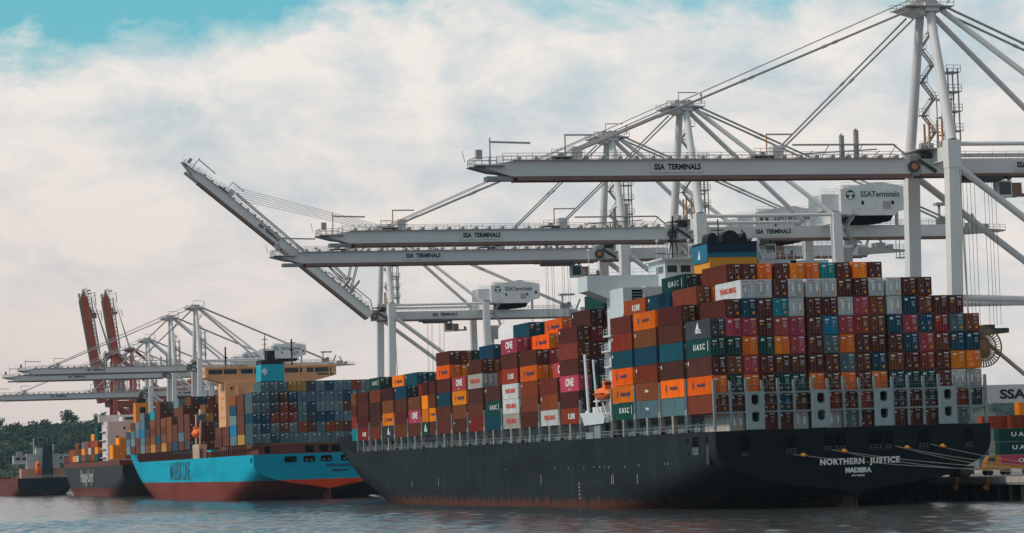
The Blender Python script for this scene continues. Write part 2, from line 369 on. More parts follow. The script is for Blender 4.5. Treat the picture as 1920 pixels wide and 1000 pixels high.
# containers on the side bays: (bay offset, name, {col: (first tier, colours, logos)})
S = ["second", "third", "fourth"]
P1 = NS.y
side = [
 (15.2, 12.19, 'second bay from the stern', {0: 'S-|O-HS|M-TAG|N-|B-|B-', 1: '.|.|.|.|.|B-|A-', 2: '.|.|.|.|.|.|O-',
    3: '.......B-', 4: '.......B-', 5: '.......O-', 6: '.......B-', 7: '.......O-', 8: '.......O-', 9: '.......T-', 10: '.......B-', 11: '.......O-', 12: '.......B-'}),
 (28.9, 12.19, 'third bay from the stern', {0: 'S-TRI|A-TRI|R-TAG|N-|A-TAG|O-HS', 1: '......N-TAG', 2: '.......G-UASC', 3: '.......K-'}),
 (42.4, 12.19, 'bay just behind the white bridge tower', {0: 'G-UASC|O-HL|O-HS|N-TAG|R-TAG|B-', 1: '......K-KL'}),
 (75.4, 12.19, 'first bay ahead of the bridge', {0: 'R-KL|M-|P-ONE|B-|A-|B-TAG', 1: '.|M-|G-|D-|B-|K-|M-TAG', 2: '.....B-|B-|G-'}),
 (89.45, 12.19, 'second bay ahead of the bridge', {0: 'W-YM|R-TAG|A-', 1: '...P-ONE'}),
 (103.5, 12.19, 'third bay ahead of the bridge', {0: 'B-|A-|R-TAG|O-HL|B-', 1: '...O-|P-|O-HL', 2: '.....O-|O-HL'}),
 (117.6, 12.19, 'fourth bay ahead of the bridge', {0: 'V-YM|W-YM|W-YM|K-KL|B-|P-ONE', 1: '.....P-|N-', 2: '.....B-|N-'}),
 (131.6, 12.19, 'fifth bay ahead of the bridge', {0: 'N-|G-UASC|M-TAG', 1: '...B-'}),
 (145.7, 12.19, 'sixth bay ahead of the bridge', {0: 'R-TAG|B-|M-|V-YM|B-TAG', 1: '...W-|R-|N-', 2: '.....N-'}),
 (159.7, 12.19, 'seventh bay ahead of the bridge', {0: 'B-TAG|A-|O-HL|P-ONE', 1: '...B-'}),
 (173.8, 12.19, 'eighth bay ahead of the bridge', {0: 'B-|B-|N-TAG|B-|O-HL|B-', 1: '...B-|O-|R-', 2: '....B-|G-'}),
 (187.8, 6.06, 'ninth bay ahead of the bridge, a short box', {0: 'B-|O-HS|A-|B-'}),
 (194.9, 6.06, 'ninth bay ahead of the bridge, forward short box', {0: 'G-SAIL|O-|O-|B-'}),
 (202.4, 12.19, 'tenth bay ahead of the bridge', {0: 'B-|P-ONE|A-', 1: '...R-'}),
 (216.4, 12.19, 'eleventh bay ahead of the bridge', {0: 'A-|B-|B-|N-TAG', 1: '...K-|N-TAG', 2: '....G-'}),
 (230.3, 12.19, 'twelfth bay ahead of the bridge', {0: 'D-SAIL|O-HL|A-|M-', 1: '....O-HL'}),
 (244.5, 12.19, 'thirteenth bay ahead of the bridge', {0: 'A-|M-|M-|A-|G-UASC', 1: '....G-'}),
 (258.8, 12.19, 'fourteenth bay ahead of the bridge', {0: 'K-KL|B-|B-|B-'}),
 (272.7, 6.06, 'foremost bay by the bow', {0: 'T-|K-|B-|A-'}),
]
for yo, ln, bn, cols in side:
    for c, spec in cols.items():
        if '|' in spec and '..' not in spec: parts = spec.split('|')
        else:
            nd_ = len(spec) - len(spec.lstrip('.')); parts = ['.'] * nd_ + [p for p in spec.lstrip('.').split('|')]
        for i, p in enumerate(parts):
            if p.strip('.') == '': continue
            k = p.strip('.')[0]; logo = p.split('-')[1] or None; t = i + 2
            cn = ['outermost column', 'second column in', 'third column in', 'fourth column in'][c] if c < 4 else f'{ORD[c]} column across'
            container(colx(c), P1 + yo, tz(t) + (0.55 if t == 9 and yo < 16 else 0), k, f"{CN[k]} container, {bn}, {cn}, {ORD[t-2]} up", "containers stacked along the side of the dark ship", ln=ln, logo=logo)

# ------------------------------------------------------------------ hull loft
def loft_hull(name, B, L, zd, tip, mats, parent, zlo=-9, h_full=7.6, y_run=78., zt=2.5, bow0=(215, 258), rise=4.0, rake=15., nz=22, fc=36., expb=(1.75, 2.6)):
    """hull from transom (y=0) to stem; side nearest the camera is x=0"""
    ys = [0, .01, 1.5, 3, 5, 8, 12, 17, 23, 30, 38, 47, 57, 68, 80, 100, 130, 160, 190] + [190 + (L + rake - 190) * (i / 26.) for i in range(1, 27)]
    zs = [zlo + (zd - zlo) * (i / nz) for i in range(nz + 1)]
    def hb(y, z):
        zc = zt - (zt - zlo) * min(1, y / y_run) ** 0.95
        q = (z - zc) / h_full
        if q <= 0: s = 0.003
        else: s = min(1.0, 1 - (1 - min(1, q)) ** 2.6) ; s = max(0.003, s ** 0.72)
        k = max(0, min(1, (z + 2) / (zd + 2)))
        y0 = bow0[0] + (bow0[1] - bow0[0]) * k; yl = L - 2 + rake * k ** 1.3
        e = expb[0] + (expb[1] - expb[0]) * k
        if y > y0:
            u = (y - y0) / (yl - y0); s2 = 0.004 if u >= 1 else max(0.004, 1 - u ** e)
            s = min(s, s2)
        return s * B / 2
    b = MB(); rows = []
    for y in ys:
        up = rise * max(0, min(1, (y - (L - fc)) / fc)) ** 0.6
        row = []
        for i, z in enumerate(zs):
            k = i / nz; zz = z + up * max(0, (z / zd)) ** 2 if z > 0 else z
            row.append((hb(min(y, L + rake), z), zz))
        rows.append(row)
    N = nz + 1
    for side in (0, 1):
        base = len(b.v)
        for y, row in zip(ys, rows):
            for h_, z in row:
                x = B / 2 - h_ if side == 0 else B / 2 + h_
                b.v.append((x, y, z))
        for i in range(len(ys) - 1):
            for j in range(nz):
                a, c_, d, e = base + i * N + j, base + i * N + j + 1, base + (i + 1) * N + j + 1, base + (i + 1) * N + j
                b.f.append((a, c_, d, e) if side else (a, e, d, c_)); b.m.append(0)
    n = len(ys) * N
    for j in range(nz):  # transom
        b.f.append((j, j + 1, n + j + 1, n + j)); b.m.append(1)
    dk = len(b.v)
    for y, row in zip(ys, rows):
        h_ = max(.01, row[nz - 1][0] - .02); b.v += [(B / 2 - h_, y, zd - .1 if row[nz][1] > zd + .05 else zd), (B / 2 + h_, y, zd - .1 if row[nz][1] > zd + .05 else zd)]
    for i in range(len(ys) - 1):  # deck
        b.f.append((dk + 2 * i, dk + 2 * i + 2, dk + 2 * i + 3, dk + 2 * i + 1)); b.m.append(2)
    o = b.build(name, mats, parent)
    o.data.polygons.foreach_set('use_smooth', [m == 0 for m in b.m])
    # hard transom edge
    es = o.data.attributes.new('sharp_edge', 'BOOLEAN', 'EDGE')
    vs = o.data.vertices
    for ed in o.data.edges:
        a, c_ = ed.vertices
        if vs[a].co.y < 0.001 and vs[c_].co.y < 0.001: es.data[ed.index].value = True
    return o

def hull_mat(name, top, boot, zline, rustz, rustc, streak=0.35, rust_amt=1.0):
    m = bpy.data.materials.new(name); m.use_nodes = True; nt = m.node_tree; b = nt.nodes['Principled BSDF']; L = nt.links.new
    b.inputs['Roughness'].default_value = 0.7; b.inputs['Specular IOR Level'].default_value = 0.05
    tc = nd(nt, 'ShaderNodeTexCoord'); sp = nd(nt, 'ShaderNodeSeparateXYZ'); L(tc.outputs['Object'], sp.inputs[0])
    mp = nd(nt, 'ShaderNodeMapping'); mp.inputs['Scale'].default_value = (.5, .5, .06); L(tc.outputs['Object'], mp.inputs[0])
    n = nd(nt, 'ShaderNodeTexNoise', Scale=1.0, Detail=6.0, Roughness=0.7); L(mp.outputs[0], n.inputs['Vector'])
    mpb = nd(nt, 'ShaderNodeMapping'); mpb.inputs['Scale'].default_value = (.06, .03, .18); L(tc.outputs['Object'], mpb.inputs[0])
    nb = nd(nt, 'ShaderNodeTexNoise', Scale=1.0, Detail=4.0); L(mpb.outputs[0], nb.inputs['Vector'])
    # plating seams (vertical butts every 12 m, horizontal strakes every 2.6 m)
    def seam(out, per, wd):
        f1 = nd(nt, 'ShaderNodeMath', operation='DIVIDE'); f1.inputs[1].default_value = per; L(out, f1.inputs[0])
        f2 = nd(nt, 'ShaderNodeMath', operation='FRACT'); L(f1.outputs[0], f2.inputs[0])
        f3 = nd(nt, 'ShaderNodeMath', operation='LESS_THAN'); f3.inputs[1].default_value = wd; L(f2.outputs[0], f3.inputs[0]); return f3
    s1 = seam(sp.outputs['Y'], 11.7, .02); s2 = seam(sp.outputs['Z'], 2.7, .035)
    smx = nd(nt, 'ShaderNodeMath', operation='MAXIMUM'); L(s1.outputs[0], smx.inputs[0]); L(s2.outputs[0], smx.inputs[1])
    c1 = nd(nt, 'ShaderNodeMix', data_type='RGBA'); c1.inputs[6].default_value = (*top, 1); c1.inputs[7].default_value = (*[min(1, t * 1.55 + .006) for t in top], 1)
    r1 = nd(nt, 'ShaderNodeMapRange'); r1.inputs['From Min'].default_value = 0.40; r1.inputs['From Max'].default_value = 0.72; r1.inputs['To Max'].default_value = streak; L(n.outputs['Fac'], r1.inputs['Value']); L(r1.outputs[0], c1.inputs[0])
    c2 = nd(nt, 'ShaderNodeMix', data_type='RGBA'); L(c1.outputs[2], c2.inputs[6]); c2.inputs[7].default_value = (*[t * .62 for t in top], 1)
    r2 = nd(nt, 'ShaderNodeMapRange'); r2.inputs['From Min'].default_value = 0.45; r2.inputs['From Max'].default_value = 0.7; r2.inputs['To Max'].default_value = .55; L(nb.outputs['Fac'], r2.inputs['Value']); L(r2.outputs[0], c2.inputs[0])
    c3 = nd(nt, 'ShaderNodeMix', data_type='RGBA'); L(c2.outputs[2], c3.inputs[6]); c3.inputs[7].default_value = (*[t * .7 for t in top], 1)
    sm = nd(nt, 'ShaderNodeMath', operation='MULTIPLY'); sm.inputs[1].default_value = .75; L(smx.outputs[0], sm.inputs[0]); L(sm.outputs[0], c3.inputs[0])
    mps = nd(nt, 'ShaderNodeMapping'); mps.inputs['Scale'].default_value = (.05, .05, 1.3); L(tc.outputs['Object'], mps.inputs[0])
    ns_ = nd(nt, 'ShaderNodeTexNoise', Scale=1.0, Detail=7.0, Roughness=.75); L(mps.outputs[0], ns_.inputs['Vector'])
    rs_ = nd(nt, 'ShaderNodeMapRange'); rs_.inputs['From Min'].default_value = .56; rs_.inputs['From Max'].default_value = .72; rs_.inputs['To Max'].default_value = .5; L(ns_.outputs['Fac'], rs_.inputs['Value'])
    cs_ = nd(nt, 'ShaderNodeMix', data_type='RGBA'); L(rs_.outputs[0], cs_.inputs[0]); L(c3.outputs[2], cs_.inputs[6]); cs_.inputs[7].default_value = (*[min(1, t * 1.5 + .012) for t in top], 1); c3 = cs_
    # boot-top paint below a level line
    bt = nd(nt, 'ShaderNodeMath', operation='LESS_THAN'); bt.inputs[1].default_value = zline; L(sp.outputs['Z'], bt.inputs[0])
    bc = nd(nt, 'ShaderNodeMix', data_type='RGBA'); bc.inputs[6].default_value = (*boot, 1); bc.inputs[7].default_value = (*[t * .5 for t in boot], 1); L(r2.outputs[0], bc.inputs[0])
    c4 = nd(nt, 'ShaderNodeMix', data_type='RGBA'); L(bt.outputs[0], c4.inputs[0]); L(c3.outputs[2], c4.inputs[6]); L(bc.outputs[2], c4.inputs[7])
    # rust: streaks climbing from the waterline
    mpr = nd(nt, 'ShaderNodeMapping'); mpr.inputs['Scale'].default_value = (.42, .30, .05); mpr.inputs['Location'].default_value = (9, 3, 5); L(tc.outputs['Object'], mpr.inputs[0])
    nr = nd(nt, 'ShaderNodeTexNoise', Scale=1.0, Detail=6.0, Roughness=.7); L(mpr.outputs[0], nr.inputs['Vector'])
    zr = nd(nt, 'ShaderNodeMapRange'); zr.inputs['From Min'].default_value = 0.2; zr.inputs['From Max'].default_value = rustz; zr.inputs['To Min'].default_value = .21; zr.inputs['To Max'].default_value = -.30; L(sp.outputs['Z'], zr.inputs['Value'])
    za = nd(nt, 'ShaderNodeMath', operation='ADD'); L(nr.outputs['Fac'], za.inputs[0]); L(zr.outputs[0], za.inputs[1])
    zr2 = nd(nt, 'ShaderNodeMapRange'); zr2.inputs['From Min'].default_value = 0.53; zr2.inputs['From Max'].default_value = .60; zr2.inputs['To Max'].default_value = .75 * rust_amt; L(za.outputs[0], zr2.inputs['Value'])
    c5 = nd(nt, 'ShaderNodeMix', data_type='RGBA'); L(zr2.outputs[0], c5.inputs[0]); L(c4.outputs[2], c5.inputs[6]); c5.inputs[7].default_value = (*rustc, 1)
    L(c5.outputs[2], b.inputs['Base Color'])
    bp = nd(nt, 'ShaderNodeBump', Strength=.5, Distance=.5); L(nb.outputs['Fac'], bp.inputs['Height']); L(bp.outputs[0], b.inputs['Normal'])
    return m
hm_near = hull_mat('hull_charcoal', (0.014, 0.019, 0.023), (0.014, 0.019, 0.023), -5, 4.2, (0.10, 0.034, 0.021), rust_amt=1.1, streak=.9)
tr_near = hull_mat('transom_charcoal', (0.011, 0.017, 0.020), (0.011, 0.017, 0.020), -5, 0.5, (0.05, 0.03, 0.025), rust_amt=.3)
hm_m = hull_mat('hull_light_blue', (0.004, 0.33, 0.45), (0.19, 0.04, 0.03), 5.6, 2.0, (0.12, 0.05, 0.04), streak=.2, rust_amt=.4)
tr_m = hull_mat('transom_light_blue', (0.004, 0.36, 0.52), (0.60, 0.05, 0.012), 5.7, -6, (0.12, 0.05, 0.04), streak=.1, rust_amt=0)
hm_3 = hull_mat('hull_grey', (0.042, 0.044, 0.047), (0.11, 0.035, 0.03), 3.6, 5.0, (0.16, 0.05, 0.035))
tr_3 = hull_mat('transom_black', (0.018, 0.022, 0.028), (0.018, 0.022, 0.028), -5, -6, (0.1, 0.05, 0.04), rust_amt=0)

# ------------------------------------------------------------------ the near ship
ship = empty('container_ship', NS, 'huge charcoal container ship with rust streaked hull and white lettered black stern', 'container ship')
loft_hull('hull', NB, 324, DZ, 0, [hm_near, tr_near, deck_rd], ship, bow0=(196, 282), rise=5.0, rake=13, fc=44, expb=(1.7, 3.4))
def near(px, pz): return (px, pz)
# transom openings as flat panels, inner shade painted black (x from the near quarter, z)
ops = [(3.9, 5.3, 8.2, 11.4), (11.2, 13.1, 8.5, 11.3), (17.5, 19.0, 8.7, 11.3), (19.3, 21.2, 8.7, 11.3), (24.9, 27.2, 8.7, 11.4), (27.5, 29.0, 8.7, 11.4), (33.1, 35.0, 8.7, 11.4), (40.9, 42.4, 8.6, 11.4)]
for x0, x1, z0, z1 in ops:
    b = MB(); r = .25
    b.prism([(x0 + r, z0), (x1 - r, z0), (x1, z0 + r), (x1, z1 - r), (x1 - r, z1), (x0 + r, z1), (x0, z1 - r), (x0, z0 + r)], 1, -0.03, -0.008, 0)
    b.box((x0 + .1, -.07, z0 + .15), (x1 - .1, -.032, z0 + .27), 1); b.box((x0 + .1, -.07, z0 + .65), (x1 - .1, -.032, z0 + .72), 1)
    for k in range(3): b.tube((x0 + .35 + k * (x1 - x0 - .7) / 2, -.06, z0 + .1), (x0 + .35 + k * (x1 - x0 - .7) / 2, -.06, z0 + .62), .12, 6, 2)
    b.box((x0 - .08, -.05, z0 - .1), (x1 + .08, -.02, z0 - .01), 2)
    b.build('mooring_opening', [dark, deck_bl, mat('transom_trim', (0.03, 0.036, 0.04))], ship)
text('ship_name', 'NORTHERN', 1.28, white, ship, (16.75, -.03, 6.93), 'stern', 0.055, 'LEFT', sx=.98, space=1.13); text('ship_name', 'JUSTICE', 1.28, white, ship, (29.95, -.03, 6.97), 'stern', 0.055, 'RIGHT', sx=.98, space=1.13)
text('home_port', 'MADEIRA', 1.0, white, ship, (23.0, -.03, 5.55), 'stern', 0.065, sx=1.0)
text('registry_number', 'IMO 9450325', .38, white, ship, (23.0, -.03, 4.75), 'stern', 0.01)
# rudder
b = MB(); b.prism([(1.0, -4), (7.5, -4), (7.5, 2.6), (1.6, 2.6)], 0, -.45, .45); o = b.build('rudder', mat('rudder_red', (0.12, 0.055, 0.05), dirt=.5), ship, (22.7, 0, 0))
# side marks and openings near the quarter
b = MB(); X = -.02
b.box((X, 8.2, 8.6), (-.008, 11.4, 11.5), 0)
for y0_, y1_, z0_, z1_ in ((13.1, 14.0, 10.4, 11.4), (13.0, 13.6, 8.6, 9.2), (3.6, 4.7, 10.6, 11.6)): MB().box((X, y0_, z0_), (-.008, y1_, z1_)).build('side_port', dark, ship)
MB().box((X, 3.4, 7.2), (-.008, 4.8, 10.1)).build('side_ladder', mat('transom_trim', (0.03, 0.036, 0.04)), ship)
for k in range(5): b.tube((-.05, 8.6 + k * .6, 8.7), (-.05, 8.6 + k * .6, 9.9), .1, 6, 1)
b.build('side_port', [dark, steel_b], ship)
b = MB()
for y, z0, z1 in [(40, 7.2, 7.5), (48, 7.0, 7.3), (60, 7.1, 7.35), (63, 7.1, 7.35), (66.5, 7.1, 7.35), (73, 7.1, 7.3), (92, 7, 7.35), (128, 7, 7.3), (41, 4.3, 5.9), (55, 4.2, 6.0), (56, 4.2, 5.7), (102, 4.2, 6.0), (186, 3.9, 5.6), (212, 3.8, 5.2), (57.5, 6.9, 7.3), (83, 7.0, 7.3), (24, 7.3, 7.6), (26, 7.3, 7.6)]:
    b.box((-.02, y, z0), (-.008, y + .38, z1))
for k in range(5): b.box((-.02, 76.0, 1.7 + k * .62), (-.008, 76.9, 2.0 + k * .62))
b.build('hull_mark', mat('faded_white', (0.22, 0.22, 0.21)), ship)
# rolled bulwark rim at the bow
b = MB()
b.build
# deck edge rail and coaming
b = MB()
for y0, y1 in ((0.5, 55), (74, 268)): b.rail((.15, y0, DZ), (.15, y1, DZ), 1.15, 3.0, .045)
b.build('railing', steel_b, ship)
b = MB()
for y0, y1 in ((2, 56), (75, 252)): b.box((3.2, y0, DZ), (NB - 3.2, y1, DZ + 1.8), 0)
for yo, ln, bn, cols in side:
    for k in range(3): b.box((2.9, yo + .6 + k * ln / 3, DZ + .2), (3.2, yo + .6 + k * ln / 3 + ln / 3 - .8, DZ + 1.6), 1)
b.box((1.5, 57, DZ), (NB - 1.5, 74.5, DZ + 2.7), 0)
b.build('hatch_coaming', [deck_bl, mat('coaming_pale', (0.16, 0.20, 0.215), dirt=.6, dscale=1.2)], ship)
# stanchions: two per bay, slotted lashing posts in the gaps
for i, (yo, ln, bn, cols) in enumerate(side):
    if yo > 262: ys_ = []
    for yy in ([yo + ln * .5] if ln > 8 else []):
        b = MB(); b.box((-.02 + .1, yy - .45, DZ), (.75, yy + .45, tz(2) - .2)); b.box((.06, yy - .6, tz(2) - .3), (.9, yy + .6, tz(2) - .03)); b.build('stanchion', steel_t if i % 3 == 0 else steel_b, ship)
gaps = [14.3, 28.0, 41.8, 55.2, 74.7, 88.5, 102.6, 116.7, 130.7, 144.8, 158.8, 172.9, 186.9, 201.6, 215.5, 229.4, 243.5, 257.9, 271.9]
for i, g in enumerate(gaps):
    b = MB(); h0 = tz(2) - .1; h1 = tz(3) + (2.3 if i < 4 else .9)
    b.box((.05, g - .55, DZ), (.8, g - .32, h0)); b.box((.05, g + .32, DZ), (.8, g + .55, h0)); b.box((.05, g - .55, h0), (.8, g + .55, h0 + .9)); b.box((.05, g - .55, DZ), (.8, g + .55, DZ + .35))
    b.box((.1, g - .3, h0 + .9), (.55, g - .12, h1)); b.box((.1, g + .12, h0 + .9), (.55, g + .3, h1)); b.box((.1, g - .3, h1), (.55, g + .3, h1 + .3))
    for k in range(3): b.box((.1, g - .14, h0 + 1.5 + k * 1.1), (.5, g + .14, h0 + 1.7 + k * 1.1))
    b.box((.9, g - .5, h0 - .2), (NB - .9, g + .5, h0 + .1), 0)   # walkway across
    b.build('lashing_bridge', steel_t if i % 2 else steel_b, ship)
# stern lashing frame
def cbx(c): return colx(c) - NS.x - .05
b = MB(); z1, z2, z3 = tz(2) - .05, tz(3) - .05, tz(3) + 1.9
for c in range(18):
    x = cbx(c) if c < 17 else cbx(16) + 2.6
    b.box((x - .19, .25, DZ + .12), (x + .19, .8, z3 if c % 2 else z3 + .25)); 
for c in range(17):
    x = cbx(c); xe = cbx(c + 1) if c < 16 else x + 2.6
    for z in (z1, z2): b.box((x + .19, .3, z - .13), (xe - .19, .75, z + .13))
    b.prism([(x + .19, z2 - .12), (x + .62, z2 - .12), (x + .19, z2 - .6)], 1, .35, .7); b.prism([(xe - .19, z2 - .12), (xe - .62, z2 - .12), (xe - .19, z2 - .6)][::-1], 1, .35, .7)
    b.box((x + .19, .32, z2 + 1.25), (xe - .19, .38, z2 + 1.31)); b.box((x + .19, .32, z1 + 1.2), (xe - .19, .38, z1 + 1.26)); b.box((x + .19, .32, z2 + .7), (xe - .19, .38, z2 + .75))
b.build('lashing_frame', steel_b, ship)
for c in (2, 6, 10, 14):
    x0, x1 = cbx(c) - .12, cbx(c) + 2.78; xc = (x0 + x1) / 2; b = MB()
    za, zb = DZ + .13, z2 + .25
    w0, w1 = xc - .62, xc + .62
    hz = [za, za + 1.15, za + 2.75, za + 3.75, za + 5.35, zb]
    b.box((x0, .12, za), (w0, .95, zb)); b.box((w1, .12, za), (x1, .95, zb))
    for k in (0, 2, 4): b.box((w0, .12, hz[k]), (w1, .95, hz[k + 1]))
    for k in (1, 3):
        for sx, xx in ((1, w0), (-1, w1)):
            for sz, zz in ((1, hz[k]), (-1, hz[k + 1])):
                tri = [(xx, zz), (xx + sx * .28, zz), (xx, zz + sz * .28)]
                if sx * sz < 0: tri = tri[::-1]
                b.prism(tri, 1, .13, .94)
    b.build('pylon_panel', mat('pylon_pale_blue_grey', (0.27, 0.335, 0.35), dirt=.35, dscale=.5, dcol=(0.22, 0.16, 0.13), stretch=(1, 1, .3)), ship)
for c in (3, 7, 11, 15, 1, 5, 9, 13):      # crossed lashing rods over the third tier
    x = cbx(c) + .3; b = MB()
    for xx in (x, x + 2.0 if c < 15 else x + 1.9):
        pass
    b.tube((x, .7, z2 + .1), (x + 1.9, .9, z2 + 2.75), .035, 4); b.tube((x + 1.9, .7, z2 + .1), (x, .9, z2 + 2.75), .035, 4); b.build('lashing_rod', steel_t, ship)
# bow bulwark rim
b = MB()
# accommodation
HY = 60.0
acc = MB()
acc.box((4.4, HY, DZ + 2.7), (NB - 4.4, HY + 10, 38.2), 0)
for k in range(8):
    z = 16.5 + k * 2.7
    if k < 6: acc.box((3.2 + .4 * (k % 2), HY + 5, z), (4.5, HY + 10.4, z + .3), 0)
    for y in (HY + 2, HY + 4.4) if k in (2, 5) else (): acc.box((4.37, y, z + 1.1), (4.395, y + .5, z + 1.9), 1)
    for x in range(24, 42, 3): acc.box((x, HY - .03, z + 1.1), (x + .8, HY - .005, z + 1.9), 1)
acc.box((5.6, HY - .35, 14), (5.9, HY - .02, 34), 0); acc.box((8.2, HY - .3, 14), (8.4, HY - .02, 37), 0)
for z in (20, 24, 28): acc.box((4.2, HY + 1, z), (4.39, HY + 1.5, z + 1.6), 1)
acc.build('accommodation_block', [ship_w, glass], ship)
b = MB()
wy0, wy1 = HY + 8.0, HY + 14.0
b.prism([(.3, 40.9), (.3, 38.2), (1.2, 38.0), (8.5, 35.0), (8.5, 38.2), (NB - 8.5, 38.2), (NB - 8.5, 35.0), (NB - 1, 38.0), (NB + .3, 38.2), (NB + .3, 40.9)][::-1], 1, wy0, wy1, 0)
b.box((6.0, HY - .04, 35.6), (7.9, HY - .01, 37.8), 1)
for k in range(4): b.box((6.1, HY - .06, 35.8 + k * .5), (7.8, HY - .045, 35.88 + k * .5), 0)
for k in range(3): b.box((4.3 + k * .7, HY - .04, 32.4), (4.6 + k * .7, HY - .01, 33.6), 1)
b.build('bridge_wing', [ship_w, dark], ship)
b = MB(); b.box((13.5, HY + 4, 38.25), (NB - 13.5, wy1 - .3, 43.2), 0)
for k in range(7): b.box((13.9 + k * 2.5, HY + 3.96, 41.0), (15.7 + k * 2.5, HY + 3.99, 42.2), 1)
b.box((13.46, HY + 5, 41.0), (13.49, HY + 9, 42.2), 1); b.box((12.6, HY + 3, 43.2), (NB - 12, wy1, 43.5), 0); b.box((9.0, HY + 2, 38.2), (NB - 9, HY + 4, 38.5), 0)
b.build('wheelhouse', [ship_w, glass], ship)
b = MB(); b.rail((-.2, wy0 + .1, 40.9), (NB + .2, wy0 + .1, 40.9), 1.1, 1.5, .04); b.rail((12.6, HY + 3.1, 43.5), (NB - 12, HY + 3.1, 43.5), 1.1, 1.5, .04)
for k in range(6): z = 16.8 + k * 2.7; b.rail((3.3 + .4 * (k % 2), HY + 5, z), (3.3 + .4 * (k % 2), HY + 10.4, z), 1.05, 1.5, .04)
for x, y, h in ((12.5, HY + 5, 3), (14.5, HY + 6, 2.4), (1.0, wy0 + 1, 1.8), (18.2, HY + 4.5, 3.0), (27.5, HY + 5, 2.6), (21, HY + 5, 3.2)): b.tube((x, y, 40.9), (x, y, 43.5 + h), .07, 5); b.ball((x, y, 43.6 + h), .28, 8)
b.build('bridge_railing', ship_w, ship)
b = MB(); x = 16.2; y = HY + 7
b.tube((x - .9, y, 43.5), (x, y, 49.8), .13, 6); b.tube((x + .9, y, 43.5), (x, y, 49.8), .13, 6); b.tube((x, y + 1, 43.5), (x, y, 51.2), .16, 6)
b.tube((x - 3.4, y, 44.6), (x + 3, y, 44.2), .1, 6); b.box((x - 1.1, y - .2, 46.6), (x + 1.1, y + .2, 46.9)); b.box((x - .8, y - .2, 48.2), (x + .8, y + .2, 48.4)); b.tube((x - .5, y, 46.9), (x - .5, y, 48), .06, 5)
b.build('radar_mast', black, ship)
# funnel with the emblem, black uptakes above
fx0, fx1, fy0, fy1 = 17.0, 25.4, HY - 10.5, HY - 2
f = MB(); f.box((fx0, fy0, 36), (fx1, fy1, 42.5), 2); f.box((fx0 - .05, fy0 - .05, 42.5), (fx1 + .05, fy1 + .05, 43.3), 1); f.box((fx0 - .08, fy0 - .08, 43.3), (fx1 + .08, fy1 + .08, 45.0), 0); f.box((fx0 - .2, fy0 - .2, 45.0), (fx1 + .2, fy1 + .2, 45.2), 3)
f.v = [(x if x > 20 else x - (z - 36) * .06 + .2, y, z) for x, y, z in f.v]
fo = f.build('funnel', [funnel_n, funnel_b, funnel_y, black], ship)
b = MB(); b.box((fx0 - .42, fy0 + .2, 41.8), (fx0 - .36, fy1 - .2, 44.8), 0); b.prism([(fy0 + 3.8, 42.4), (fy0 + 5.2, 42.4), (fy0 + 4.3, 44.0)], 0, fx0 - .5, fx0 - .43, 1); b.build('emblem', [funnel_b, white], fo)
b = MB()
def blob(x, w_, h_, y=fy0 + 3):
    b.prism([(x - w_ / 2, 45.2), (x + w_ / 2, 45.2), (x + w_ / 2, 45.2 + h_ * .62), (x + w_ * .25, 45.2 + h_ * .93), (x - w_ * .05, 45.2 + h_), (x - w_ * .33, 45.2 + h_ * .86), (x - w_ / 2, 45.2 + h_ * .6)][::-1], 1, y, y + 3.5)
blob(fx0 + 1.3, 1.7, 1.7, fy0 + 2); blob(fx0 + 4.9, 2.9, 2.2); blob(fx0 + 7.4, .9, 1.8); b.ball((fx0 + 7.4, fy0 + 4, 47.3), .2, 8); b.tube((fx0 + 3.0, fy0 + 4, 45), (fx0 + 3.0, fy0 + 4, 49.4), .12, 6); b.box((fx0 + 1.7, fy0 + 3.9, 47.4), (fx0 + 4, fy0 + 4.1, 47.55))
b.build('exhaust_uptake', black, fo)
b = MB(); b.tube((fx1 + 1.2, fy0 + 3, 38), (fx1 + 1.2, fy0 + 3, 45.2), .45, 10); b.ball((fx1 + 1.0, fy0 + 3, 45.2), .78, 12); b.tube((fx1 + 2.2, fy0 + 3, 42), (fx1 + .9, fy0 + 3, 45.4), .3, 8); b.box((fx1 + 1.2, fy0 + 2, 38), (fx1 + 8, fy0 + 4, 42.1)); b.rail((fx1 + 1.2, fy0 + 2, 42.1), (fx1 + 14, fy0 + 2, 42.1), 1.4, 1.2, .06); b.box((fx1 + 2.4, fy0 + 1.9, 42.2), (fx1 + 4.2, fy0 + 2.2, 43.3)); b.box((fx1 + 7, fy0 + 2, 38), (fx1 + 14, fy0 + 4, 41.9))
b.build('ventilator', ship_w, ship)
# davits, gangway screen, low boxes in the gap
b = MB()
b.tube((.6, 70.6, DZ + 2.6), (1.2, 74.2, 27.2), .28, 8); b.tube((1.9, 69.4, DZ + 2.6), (2.2, 72.5, 26.2), .2, 8); b.tube((.9, 57.5, DZ + 2.7), (.9, 57.5, 20.0), .22, 8); b.beam((1.4, 58.2, DZ + 2.7), (1.4, 58.2, 22.6), .3, .3)
b.tube((1.2, 66, DZ + 2.7), (1.3, 61, 18.8), .14, 6); b.tube((1.2, 60, DZ + 2.7), (1.3, 65, 18.8), .14, 6); b.box((.8, 59.3, 18.6), (1.8, 68.5, 18.85))
b.tube((.7, 69, DZ + 3.2), (.7, 72, DZ + 4.6), .5, 8); b.tube((.4, 62, DZ + 3.1), (.4, 65, DZ + 5.2), .28, 6); b.tube((.4, 63.6, DZ + 3.1), (.4, 66.6, DZ + 5.0), .28, 6)
b.build('davit', ship_w, ship)
b = MB(); b.prism([(58.5, 16.6), (57.6, 15.6), (58.1, 14.7), (70.3, 14.55), (71.4, 15.9), (72.4, 16.2), (72.6, 16.8)], 0, -.5, -.25); b.build('gangway_screen', ship_w, ship)
